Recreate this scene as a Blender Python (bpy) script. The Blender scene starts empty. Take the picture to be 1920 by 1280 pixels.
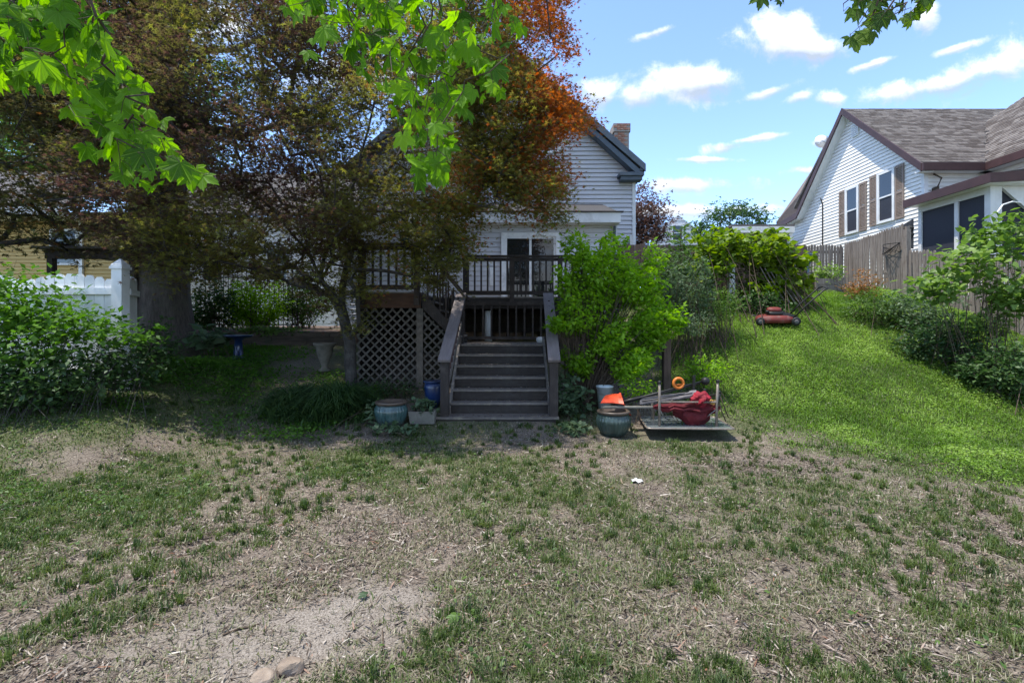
import bpy, math, random
import numpy as np
from mathutils import Vector, Matrix

random.seed(7)
RNG = np.random.default_rng(11)
sc = bpy.context.scene
COL = sc.collection
R = math.radians

# ---------------------------------------------------------------- camera, sky, sun, exposure
F, HZ, EYE = 900.0, 612.0, 1.6          # focal length and horizon row of the 1920 px photograph, eye height
cam = bpy.data.cameras.new('camera')
cam.sensor_width = 36.0
cam.lens = 36.0 * F / 1920.0
cam.shift_y = (HZ - 640.0) / 1920.0
cam.clip_start, cam.clip_end = 0.05, 3000
camo = bpy.data.objects.new('camera', cam); COL.objects.link(camo)
camo.location = (0, 0, EYE); camo.rotation_euler = (R(90), 0, 0)
sc.camera = camo

SUN_EL, SUN_AZ = 72.0, -102.0           # azimuth measured from +Y towards +X: the sun stands high, behind the camera's left shoulder
SKY_STRENGTH, SUN_STRENGTH = 0.142, 2.0
sc.view_settings.view_transform = 'Standard'
sc.view_settings.look = 'None'
sc.view_settings.gamma = 1.0
sc.view_settings.use_curve_mapping = False
sc.view_settings.exposure = 1.80

world = bpy.data.worlds.new('World'); sc.world = world
world.use_nodes = True


def build_sky():
    nt = world.node_tree
    nt.nodes.clear()
    N, L = nt.nodes.new, nt.links.new
    out = N('ShaderNodeOutputWorld'); bg = N('ShaderNodeBackground')
    bg.inputs['Strength'].default_value = SKY_STRENGTH
    L(bg.outputs[0], out.inputs[0])
    sky = N('ShaderNodeTexSky'); sky.sky_type = 'NISHITA'; sky.sun_disc = False
    sky.sun_elevation = R(SUN_EL); sky.sun_rotation = R(SUN_AZ)
    sky.altitude = 2200; sky.air_density = 0.85; sky.dust_density = 0.15; sky.ozone_density = 2.2
    tc = N('ShaderNodeTexCoord')
    sep = N('ShaderNodeSeparateXYZ'); L(tc.outputs['Generated'], sep.inputs[0])

    def m(op, a, b=None, c=None):
        n = N('ShaderNodeMath'); n.operation = op
        for i, v in enumerate((a, b, c)):
            if v is None: continue
            if isinstance(v, (int, float)): n.inputs[i].default_value = v
            else: L(v, n.inputs[i])
        return n.outputs[0]
    # direction of each cloud as slope to the side (u) and slope upwards (v) of a ray towards +Y
    yy = m('MAXIMUM', sep.outputs['Y'], 0.02)
    u = m('DIVIDE', sep.outputs['X'], yy); v = m('DIVIDE', sep.outputs['Z'], yy)
    cb = N('ShaderNodeCombineXYZ'); L(u, cb.inputs[0]); L(v, cb.inputs[1])
    nz = N('ShaderNodeTexNoise'); nz.inputs['Scale'].default_value = 9; nz.inputs['Detail'].default_value = 10
    nz.inputs['Roughness'].default_value = 0.64; nz.inputs['Distortion'].default_value = 0.25; L(cb.outputs[0], nz.inputs['Vector'])
    clouds = [(1478, 84, 118, 40, 0), (1470, 46, 62, 34, 0), (1535, 92, 70, 30, 0), (1292, 158, 112, 40, 0), (1340, 150, 60, 36, 0),
              (1192, 186, 58, 30, 0), (1122, 172, 48, 36, 0), (1730, 166, 150, 26, .06), (1850, 132, 130, 42, .12), (1290, 348, 125, 20, 0),
              (1362, 276, 44, 13, .05), (1440, 174, 62, 13, .1), (1500, 182, 38, 14, .1), (1558, 186, 40, 18, 0), (1508, 321, 50, 13, 0),
              (1640, 120, 70, 9, .1), (1420, 260, 90, 8, .05), (1320, 300, 80, 7, 0), (1235, 60, 60, 10, .1), (1700, 250, 70, 8, 0), (1735, 32, 30, 40, .1), (1800, 90, 60, 10, .1), (1250, 398, 160, 16, 0), (1400, 392, 120, 14, 0), (1560, 270, 60, 10, 0),
              (700, 150, 200, 60, 0), (380, 60, 160, 60, 0), (120, 180, 170, 50, 0), (2150, 60, 200, 50, 0), (2300, 260, 250, 40, 0)]
    best = None; shade = None
    for (px, py, rx, ry, sl) in clouds:
        cu, cv = (px - 960) / F, (HZ - py) / F
        du = m('MULTIPLY', m('SUBTRACT', u, cu), F / rx)
        dv = m('SUBTRACT', v, cv)
        if sl: dv = m('SUBTRACT', dv, m('MULTIPLY', m('SUBTRACT', u, cu), sl * 3))
        dv = m('MULTIPLY', dv, F / ry)
        d = m('SUBTRACT', 1.0, m('SQRT', m('ADD', m('MULTIPLY', du, du), m('MULTIPLY', dv, dv))))
        t = m('MULTIPLY', dv, m('MAXIMUM', m('ADD', d, .35), 0))
        best = d if best is None else m('MAXIMUM', best, d)
        shade = t if shade is None else m('ADD', shade, t)
    body = m('ADD', best, m('MULTIPLY', m('SUBTRACT', nz.outputs['Fac'], 0.5), 3.4))
    # heavier white cloud outside the view, added to brighten the shade
    pr = N('ShaderNodeVectorMath'); pr.operation = 'MULTIPLY'; L(tc.outputs['Generated'], pr.inputs[0]); pr.inputs[1].default_value = (1, 1, 2.6)
    nb = N('ShaderNodeTexNoise'); nb.inputs['Scale'].default_value = 3.4; nb.inputs['Detail'].default_value = 8; L(pr.outputs[0], nb.inputs['Vector'])
    rest = m('MULTIPLY', m('SUBTRACT', nb.outputs['Fac'], 0.46), 7.0)
    infront = N('ShaderNodeMapRange'); infront.inputs[1].default_value = 0.2; infront.inputs[2].default_value = 0.5; L(sep.outputs['Y'], infront.inputs[0])
    rest = m('SUBTRACT', rest, m('MULTIPLY', infront.outputs[0], 3.0))
    mask = m('MAXIMUM', m('MULTIPLY', body, infront.outputs[0]), rest)
    mr = N('ShaderNodeMapRange'); mr.interpolation_type = 'SMOOTHSTEP'
    mr.inputs[1].default_value = -0.05; mr.inputs[2].default_value = 0.95; L(mask, mr.inputs[0])
    up = N('ShaderNodeMapRange'); up.inputs[1].default_value = 0.0; up.inputs[2].default_value = 0.03; L(sep.outputs['Z'], up.inputs[0])
    fac = m('MULTIPLY', m('MULTIPLY', mr.outputs[0], up.outputs[0]), 0.93)
    sh = N('ShaderNodeMapRange'); sh.inputs[1].default_value = -0.5; sh.inputs[2].default_value = 0.5
    L(m('ADD', shade, m('MULTIPLY', m('SUBTRACT', nz.outputs['Fac'], 0.5), 1.6)), sh.inputs[0])
    cc = N('ShaderNodeMix'); cc.data_type = 'RGBA'; L(sh.outputs[0], cc.inputs[0])
    cc.inputs[6].default_value = (1.25, 1.45, 1.75, 1); cc.inputs[7].default_value = (3.3, 3.35, 3.4, 1)
    mx = N('ShaderNodeMix'); mx.data_type = 'RGBA'; L(fac, mx.inputs[0])
    L(sky.outputs[0], mx.inputs[6]); L(cc.outputs[2], mx.inputs[7]); L(mx.outputs[2], bg.inputs['Color'])
    world.cycles.sampling_method = 'MANUAL'; world.cycles.sample_map_resolution = 512


build_sky()
sun = bpy.data.lights.new('sun', 'SUN'); sun.energy = SUN_STRENGTH; sun.angle = R(0.6); sun.color = (1.0, 0.95, 0.86)
suno = bpy.data.objects.new('sun', sun); COL.objects.link(suno)
_d = Vector((math.sin(R(SUN_AZ)) * math.cos(R(SUN_EL)), math.cos(R(SUN_AZ)) * math.cos(R(SUN_EL)), math.sin(R(SUN_EL))))
suno.rotation_euler = (-_d).to_track_quat('-Z', 'Y').to_euler(); suno.location = _d * 60


# ---------------------------------------------------------------- helpers
def P(x, y, Y):
    """Point seen at pixel (x, y) of the 1920 px photograph at distance Y."""
    return ((x - 960) / F * Y, Y, EYE + (HZ - y) / F * Y)


def sst(a, b, x):
    t = np.clip((np.asarray(x, float) - a) / (b - a), 0, 1)
    return t * t * (3 - 2 * t)


_perm = np.random.default_rng(3).random((256, 256))


def vnoise(x, y):
    xi = np.floor(x).astype(int); yi = np.floor(y).astype(int)
    fx = x - xi; fy = y - yi
    fx = fx * fx * (3 - 2 * fx); fy = fy * fy * (3 - 2 * fy)
    g = lambda a, b: _perm[a % 256, b % 256]
    return (g(xi, yi) * (1 - fx) + g(xi + 1, yi) * fx) * (1 - fy) + (g(xi, yi + 1) * (1 - fx) + g(xi + 1, yi + 1) * fx) * fy


def fbm(x, y, s=1.0, o=4):
    t = 0; a = .5; n = 0
    x = np.asarray(x, float); y = np.asarray(y, float)
    for k in range(o):
        t = t + a * vnoise(x * s + 17.3 * k, y * s + 5.1 * k); n += a; a *= .5; s *= 2.03
    return t / n


def hgt(X, Y):
    X = np.asarray(X, float); Y = np.asarray(Y, float)
    t = np.maximum(Y - 6.6, 0)
    b = np.minimum(0.235 * t * t / (t + 0.6), 1.55)
    ky = [7.0, 7.6, 9, 11, 12.5, 14.5, 16, 40, 90]; kz = [0, .08, .75, 1.72, 2.25, 2.75, 2.85, 2.85, 1.6]
    h = sum(np.interp(Y + d, ky, kz) for d in (-.4, -.2, 0, .2, .4)) / 5
    w = sst(1.5, 4.2, X)
    z = b * (1 - w) + h * w
    z = z + .47 * sst(-3.9, -5.6, X + (Y - 6.5) * .25) * sst(4.9, 6.5, Y) * (1 - sst(8.5, 11.5, Y))
    near = 1 - sst(20, 40, np.hypot(X, Y))
    z = z + (fbm(X, Y, 0.7, 3) - .5) * 0.10 * near * sst(0, 1.5, np.abs(X + .2) + np.abs(Y - 8) * .2) + (fbm(X, Y, 4.0, 3) - .5) * 0.035 * near
    return z


def hz(x, y): return float(hgt(x, y))


def lawn_mask(X, Y):
    n = (fbm(X, Y, 0.8, 4) - .5) * 2.2
    edge = np.interp(Y, [2, 4, 5, 6.2, 7.0, 7.8, 9, 12], [9.5, 6.6, 5.0, 4.5, 3.9, 3.4, 3.1, 3.0])
    return sst(-0.7, 0.7, X - edge + n)


def green_mask(X, Y):
    """thin green cover of the lower yard, 0..1"""
    n = fbm(X + 40, Y + 9, 0.9, 4)
    g = sst(.40, .64, n) * .85
    g = np.maximum(g, sst(.40, .62, n) * (1 - sst(.0, 1.0, np.hypot((X + 1.7) / 1.9, (Y - 5.2) / 1.6))) * 1.4)
    g = np.maximum(g, sst(.16, .42, n) * sst(-2.2, -4.2, X) * 1.0)
    path = np.exp(-((X + 3.6 + (Y - 6.6) * .25) / .75) ** 2) * sst(4.6, 5.8, Y)
    bare = np.exp(-((X - .1) / 1.2) ** 2 - ((Y - 6.6) / .7) ** 2)
    g = g * (.32 + .68 * sst(3.2, 5.0, Y) + .25 * sst(-.8, -2.0, X)) * (1 - .4 * sst(.3, 2.0, X) * (1 - sst(4.5, 6.5, Y)))
    return np.clip(g * (1 - .8 * path) * (1 - .8 * bare), 0, 1) * (1 - gravel_mask(X, Y))


def gravel_mask(X, Y):
    n = (fbm(X, Y, 2.2, 4) - .5) * 1.3
    d = np.hypot((X + 1.34 + (Y - 2.4) * -.45) / 0.86, (Y - 2.40) / 0.54)
    return (1 - sst(.55, 1.15, d + n)) * (.72 + .28 * sst(.4, .6, fbm(X + 5, Y, 3.5, 3)))


class MB:
    def __init__(s): s.v = []; s.f = []

    def add(s, vs, fs):
        b = len(s.v); s.v.extend(vs); s.f.extend([tuple(i + b for i in f) for f in fs]); return s

    def box(s, x0, x1, y0, y1, z0, z1):
        return s.add([(x0, y0, z0), (x1, y0, z0), (x1, y1, z0), (x0, y1, z0), (x0, y0, z1), (x1, y0, z1), (x1, y1, z1), (x0, y1, z1)],
                     [(0, 3, 2, 1), (4, 5, 6, 7), (0, 1, 5, 4), (1, 2, 6, 5), (2, 3, 7, 6), (3, 0, 4, 7)])

    def bar(s, p, q, w, h, up=(0, 0, 1)):
        p = Vector(p); q = Vector(q); d = (q - p).normalized(); up = Vector(up)
        a = d.cross(up)
        if a.length < 1e-4: a = d.cross(Vector((1, 0, 0)))
        a.normalize(); b = a.cross(d).normalized()
        a = a * w / 2; b = b * h / 2
        return s.add([tuple(x) for x in (p - a - b, p + a - b, p + a + b, p - a + b, q - a - b, q + a - b, q + a + b, q - a + b)],
                     [(0, 1, 2, 3), (4, 7, 6, 5), (0, 4, 5, 1), (1, 5, 6, 2), (2, 6, 7, 3), (3, 7, 4, 0)])

    def tube(s, pts, rad, n=7, cap=True):
        pts = [Vector(p) for p in pts]; m = len(pts)
        if isinstance(rad, (int, float)): rad = [rad] * m
        vs = []; ref = Vector((0.31, 0.23, 0.92))
        for i, p in enumerate(pts):
            d = (pts[min(i + 1, m - 1)] - pts[max(i - 1, 0)])
            d = d.normalized() if d.length > 1e-9 else Vector((0, 0, 1))
            a = d.cross(ref)
            if a.length < .05: a = d.cross(Vector((1, 0, 0)))
            a.normalize(); b = d.cross(a)
            for k in range(n):
                t = 2 * math.pi * k / n
                vs.append(tuple(p + (a * math.cos(t) + b * math.sin(t)) * rad[i]))
        fs = [(i * n + k, i * n + (k + 1) % n, (i + 1) * n + (k + 1) % n, (i + 1) * n + k) for i in range(m - 1) for k in range(n)]
        if cap: fs += [tuple(range(n))[::-1], tuple((m - 1) * n + k for k in range(n))]
        return s.add(vs, fs)

    def lathe(s, prof, c=(0, 0, 0), n=28, rib=0, amp=0.0, axis='z'):
        vs = []
        for (r, z, *w) in prof:
            k_ = w[0] if w else 1
            for k in range(n):
                t = 2 * math.pi * k / n
                rr = r * (1 + (amp * k_ * math.cos(rib * t) if rib else 0))
                a, b = rr * math.cos(t), rr * math.sin(t)
                vs.append((c[0] + a, c[1] + b, c[2] + z) if axis == 'z' else (c[0] + a, c[1] + z, c[2] + b))
        m = len(prof)
        fs = [(i * n + k, i * n + (k + 1) % n, (i + 1) * n + (k + 1) % n, (i + 1) * n + k) for i in range(m - 1) for k in range(n)]
        fs += [tuple(range(n))[::-1], tuple((m - 1) * n + k for k in range(n))]
        return s.add(vs, fs)

    def poly(s, pts): return s.add([tuple(p) for p in pts], [tuple(range(len(pts)))])

    def prism(s, pts, vec):
        n = len(pts); v = Vector(vec)
        return s.add([tuple(p) for p in pts] + [tuple(Vector(p) + v) for p in pts],
                     [tuple(range(n))[::-1], tuple(range(n, 2 * n))] + [(i, (i + 1) % n, n + (i + 1) % n, n + i) for i in range(n)])

    def loft(s, rings):
        n = len(rings[0]); b = [p for r in rings for p in r]; m = len(rings)
        fs = [(i * n + k, i * n + (k + 1) % n, (i + 1) * n + (k + 1) % n, (i + 1) * n + k) for i in range(m - 1) for k in range(n)]
        fs += [tuple(range(n))[::-1], tuple((m - 1) * n + k for k in range(n))]
        return s.add(b, fs)

    def mesh(s, name, off=(0, 0, 0)):
        me = bpy.data.meshes.new(name)
        me.from_pydata([(a - off[0], b - off[1], c - off[2]) for a, b, c in s.v], [], s.f); me.update()
        return me


def root_loc(o):
    l = Vector((0, 0, 0))
    while o: l += o.location; o = o.parent
    return l


def link(name, me, m, parent=None, loc=None, smooth=False, kind=None, label=None):
    o = bpy.data.objects.new(name, me); COL.objects.link(o)
    if m is not None and not me.materials: me.materials.append(m)
    if parent: o.parent = parent
    if loc is not None: o.location = loc
    if smooth: me.polygons.foreach_set('use_smooth', [True] * len(me.polygons))
    if kind: o['kind'] = kind
    if label: o['label'] = label
    return o


def part(name, mb, m, parent, smooth=False, kind=None, label=None, local=False):
    """mesh given in world coordinates (or, with local, in the thing's own) under its thing"""
    return link(name, mb.mesh(name, (0, 0, 0) if local else root_loc(parent)), m, parent, None, smooth, kind, label)


def tag(o, label, cat, group=None):
    o['label'] = label; o['category'] = cat
    if group: o['group'] = group
    return o


def thing(name, label, cat, loc=(0, 0, 0), rotz=0, group=None):
    o = bpy.data.objects.new(name, None); COL.objects.link(o)
    o.empty_display_size = .2
    o.location = loc; o.rotation_euler = (0, 0, rotz)
    return tag(o, label, cat, group)


def solo(name, mb, m, label, cat, loc, smooth=False, group=None):
    """a thing that is one mesh, given in world coordinates"""
    o = link(name, mb.mesh(name, loc), m, None, loc, smooth)
    return tag(o, label, cat, group)


def struct(name, mb, m, smooth=False):
    return link(name, mb.mesh(name), m, None, None, smooth, 'structure')


def repeat(name, me, m, parent, places, rot=None):
    """copies of one mesh as single parts; places in world coordinates"""
    rl = root_loc(parent); out = []
    for i, p in enumerate(places):
        o = link(name, me, m, parent, Vector(p) - rl)
        if rot is not None: o.rotation_euler = rot[i] if isinstance(rot, list) else rot
        out.append(o)
    return out


# ---------------------------------------------------------------- materials
def _nodes(name):
    m = bpy.data.materials.new(name); m.use_nodes = True
    nt = m.node_tree; nt.nodes.clear()
    out = nt.nodes.new('ShaderNodeOutputMaterial')
    return m, nt, nt.nodes.new, nt.links.new, out


def ramp(nt, fac, cols):
    n = nt.nodes.new('ShaderNodeValToRGB'); e = n.color_ramp.elements
    k = len(cols)
    while len(e) < k: e.new(.5)
    for i, c in enumerate(cols):
        pos, col = (c[0], c[1]) if len(c) == 2 else (i / max(k - 1, 1), c)
        e[i].position = pos; e[i].color = (*col, 1)
    if fac is not None: nt.links.new(fac, n.inputs[0])
    return n.outputs[0]


def mat(name, c1, c2=None, rough=.7, scale=6, stretch=(1, 1, 1), bump=.15, metal=0, spec=.35, dirt=None, dscale=2.5, fine=None, coat=0):
    """two-tone noise surface with grain (stretch), bump and optional stains (dirt colour)"""
    m, nt, N, L, out = _nodes(name)
    b = N('ShaderNodeBsdfPrincipled'); L(b.outputs[0], out.inputs[0])
    b.inputs['Roughness'].default_value = rough; b.inputs['Metallic'].default_value = metal
    b.inputs['Specular IOR Level'].default_value = spec; b.inputs['Coat Weight'].default_value = coat
    c2 = c2 or tuple(x * .78 for x in c1)
    tc = N('ShaderNodeTexCoord'); mp = N('ShaderNodeMapping'); mp.inputs['Scale'].default_value = stretch
    L(tc.outputs['Object'], mp.inputs[0])
    oi = N('ShaderNodeObjectInfo')
    ad = N('ShaderNodeVectorMath'); ad.operation = 'ADD'; L(mp.outputs[0], ad.inputs[0])
    rs = N('ShaderNodeMath'); rs.operation = 'MULTIPLY'; rs.inputs[1].default_value = 37; L(oi.outputs['Random'], rs.inputs[0]); L(rs.outputs[0], ad.inputs[1])
    nz = N('ShaderNodeTexNoise'); nz.inputs['Scale'].default_value = scale; nz.inputs['Detail'].default_value = 6; nz.inputs['Roughness'].default_value = .62
    L(ad.outputs[0], nz.inputs['Vector'])
    col = ramp(nt, nz.outputs['Fac'], [(.3, c2), (.7, c1)])
    # piece-to-piece variation
    hv = N('ShaderNodeHueSaturation'); vr = N('ShaderNodeMapRange'); vr.inputs[3].default_value = .86; vr.inputs[4].default_value = 1.14
    L(oi.outputs['Random'], vr.inputs[0]); L(vr.outputs[0], hv.inputs['Value']); L(col, hv.inputs['Color']); col = hv.outputs[0]
    if dirt:
        n2 = N('ShaderNodeTexNoise'); n2.inputs['Scale'].default_value = dscale; n2.inputs['Detail'].default_value = 8; n2.inputs['Roughness'].default_value = .7
        L(tc.outputs['Object'], n2.inputs['Vector'])
        mr = N('ShaderNodeMapRange'); mr.inputs[1].default_value = .5; mr.inputs[2].default_value = .75; L(n2.outputs['Fac'], mr.inputs[0])
        mx = N('ShaderNodeMix'); mx.data_type = 'RGBA'; L(mr.outputs[0], mx.inputs[0]); L(col, mx.inputs[6]); mx.inputs[7].default_value = (*dirt, 1); col = mx.outputs[2]
    L(col, b.inputs['Base Color'])
    if bump:
        bp = N('ShaderNodeBump'); bp.inputs['Strength'].default_value = bump; bp.inputs['Distance'].default_value = .01
        L(nz.outputs['Fac'], bp.inputs['Height']); L(bp.outputs[0], b.inputs['Normal'])
    return m


def leaf_mat(name, cols, trans=.42, tboost=1.5, gloss=.035, rough=.5, vein=False, src='attr'):
    """cols run over a per-leaf random number; part of the light passes through the leaf"""
    m, nt, N, L, out = _nodes(name)
    if src == 'attr':
        at = N('ShaderNodeAttribute'); at.attribute_name = 'rnd'; fac = at.outputs['Fac']
    else:
        oi = N('ShaderNodeObjectInfo'); fac = oi.outputs['Random']
    col = ramp(nt, fac, cols)
    if vein:
        tc = N('ShaderNodeTexCoord')
        n2 = N('ShaderNodeTexNoise'); n2.inputs['Scale'].default_value = 55; n2.inputs['Detail'].default_value = 2; L(tc.outputs['Object'], n2.inputs['Vector'])
        mr = N('ShaderNodeMapRange'); mr.inputs[1].default_value = .6; mr.inputs[2].default_value = .72; mr.inputs[4].default_value = .55; L(n2.outputs['Fac'], mr.inputs[0])
        mx = N('ShaderNodeMix'); mx.data_type = 'RGBA'; L(mr.outputs[0], mx.inputs[0]); L(col, mx.inputs[6]); mx.inputs[7].default_value = (.30, .42, .05, 1)
        # veins run out from the stalk: pale lines at the angles of the five lobes
        sp = N('ShaderNodeSeparateXYZ'); L(tc.outputs['Object'], sp.inputs[0])
        an = N('ShaderNodeMath'); an.operation = 'ARCTAN2'; L(sp.outputs['X'], an.inputs[0]); L(sp.outputs['Y'], an.inputs[1])
        # period 50 degrees
        s4 = N('ShaderNodeMath'); s4.operation = 'MULTIPLY'; s4.inputs[1].default_value = 2 * math.pi / R(50); L(an.outputs[0], s4.inputs[0])
        s5 = N('ShaderNodeMath'); s5.operation = 'COSINE'; L(s4.outputs[0], s5.inputs[0])
        v = N('ShaderNodeMapRange'); v.inputs[1].default_value = .955; v.inputs[2].default_value = 1.0; v.inputs[4].default_value = .6; L(s5.outputs[0], v.inputs[0])
        m2 = N('ShaderNodeMix'); m2.data_type = 'RGBA'; L(v.outputs[0], m2.inputs[0]); L(mx.outputs[2], m2.inputs[6]); m2.inputs[7].default_value = (.22, .34, .07, 1)
        col = m2.outputs[2]
    df = N('ShaderNodeBsdfDiffuse'); L(col, df.inputs['Color'])
    tl = N('ShaderNodeBsdfTranslucent')
    hs = N('ShaderNodeHueSaturation'); hs.inputs['Saturation'].default_value = 1.15; hs.inputs['Value'].default_value = tboost; L(col, hs.inputs['Color']); L(hs.outputs[0], tl.inputs['Color'])
    mx = N('ShaderNodeMixShader'); mx.inputs[0].default_value = trans; L(df.outputs[0], mx.inputs[1]); L(tl.outputs[0], mx.inputs[2])
    gl = N('ShaderNodeBsdfGlossy'); gl.inputs['Roughness'].default_value = rough; gl.inputs['Color'].default_value = (.6, .65, .6, 1)
    m2 = N('ShaderNodeMixShader'); m2.inputs[0].default_value = gloss; L(mx.outputs[0], m2.inputs[1]); L(gl.outputs[0], m2.inputs[2])
    L(m2.outputs[0], out.inputs[0])
    return m


def shingle_mat(name, cols, rough=.9, sx=.30, sz=.13):
    m, nt, N, L, out = _nodes(name)
    b = N('ShaderNodeBsdfPrincipled'); L(b.outputs[0], out.inputs[0]); b.inputs['Roughness'].default_value = rough; b.inputs['Specular IOR Level'].default_value = .15
    at = N('ShaderNodeAttribute'); at.attribute_name = 'rnd'
    tc = N('ShaderNodeTexCoord'); nz = N('ShaderNodeTexNoise'); nz.inputs['Scale'].default_value = 11; nz.inputs['Detail'].default_value = 8; nz.inputs['Roughness'].default_value = .8; L(tc.outputs['Object'], nz.inputs['Vector'])
    ad = N('ShaderNodeMath'); ad.operation = 'ADD'; L(at.outputs['Fac'], ad.inputs[0])
    sb = N('ShaderNodeMath'); sb.operation = 'MULTIPLY_ADD'; sb.inputs[1].default_value = 2.2; sb.inputs[2].default_value = -1.1; L(nz.outputs['Fac'], sb.inputs[0]); L(sb.outputs[0], ad.inputs[1])
    L(ramp(nt, ad.outputs[0], cols), b.inputs['Base Color'])
    return m


def brick_mat(name):
    m, nt, N, L, out = _nodes(name)
    b = N('ShaderNodeBsdfPrincipled'); L(b.outputs[0], out.inputs[0]); b.inputs['Roughness'].default_value = .9
    at = N('ShaderNodeObjectInfo')
    tc = N('ShaderNodeTexCoord'); nz = N('ShaderNodeTexNoise'); nz.inputs['Scale'].default_value = 9; nz.inputs['Detail'].default_value = 5; L(tc.outputs['Object'], nz.inputs['Vector'])
    L(ramp(nt, nz.outputs['Fac'], [(.3, (.18, .075, .05)), (.5, (.30, .14, .095)), (.72, (.36, .24, .18))]), b.inputs['Base Color'])
    return m


def ground_mat():
    m, nt, N, L, out = _nodes('yard_soil')
    b = N('ShaderNodeBsdfPrincipled'); L(b.outputs[0], out.inputs[0]); b.inputs['Roughness'].default_value = .95; b.inputs['Specular IOR Level'].default_value = .1
    tc = N('ShaderNodeTexCoord')

    def noise(s, d=6, r=.65):
        n = N('ShaderNodeTexNoise'); n.inputs['Scale'].default_value = s; n.inputs['Detail'].default_value = d; n.inputs['Roughness'].default_value = r
        L(tc.outputs['Object'], n.inputs['Vector']); return n.outputs['Fac']

    def mix(f, a, c):
        x = N('ShaderNodeMix'); x.data_type = 'RGBA'; L(f, x.inputs[0])
        for i, q in ((6, a), (7, c)):
            if isinstance(q, tuple): x.inputs[i].default_value = (*q, 1)
            else: L(q, x.inputs[i])
        return x.outputs[2]

    def attr(n):
        a = N('ShaderNodeAttribute'); a.attribute_name = n; return a.outputs['Fac']
    soil = ramp(nt, noise(1.6), [(.3, (.076, .057, .045)), (.5, (.148, .119, .096)), (.7, (.235, .195, .160))])
    grit = ramp(nt, noise(70, 4, .75), [(.38, (.014, .011, .010)), (.5, (.16, .130, .105)), (.64, (.38, .33, .27))])
    f = N('ShaderNodeValue'); f.outputs[0].default_value = .55
    c = mix(f.outputs[0], soil, grit)
    turf = ramp(nt, noise(24, 5, .7), [(.3, (.025, .035, .012)), (.55, (.07, .095, .03)), (.75, (.16, .17, .07))])
    gm = N('ShaderNodeMath'); gm.operation = 'MULTIPLY'; gm.inputs[1].default_value = .75; L(attr('green'), gm.inputs[0])
    c = mix(gm.outputs[0], c, turf)
    c = mix(attr('lawn'), c, ramp(nt, noise(18, 5, .7), [(.3, (.018, .03, .008)), (.7, (.075, .11, .025))]))
    gv = ramp(nt, noise(95, 3, .8), [(.34, (.035, .029, .024)), (.46, (.20, .172, .145)), (.66, (.37, .33, .285))])
    c = mix(attr('gravel'), c, gv)
    L(c, b.inputs['Base Color'])
    bp = N('ShaderNodeBump'); bp.inputs['Strength'].default_value = .7; bp.inputs['Distance'].default_value = .02; L(noise(45, 6, .7), bp.inputs['Height']); L(bp.outputs[0], b.inputs['Normal'])
    return m


def glass_mat(name, col=(.02, .023, .026), rough=.03):
    m, nt, N, L, out = _nodes(name)
    b = N('ShaderNodeBsdfPrincipled'); L(b.outputs[0], out.inputs[0]); b.inputs['Base Color'].default_value = (*col, 1)
    b.inputs['Roughness'].default_value = rough; b.inputs['Specular IOR Level'].default_value = .8
    return m


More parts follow.
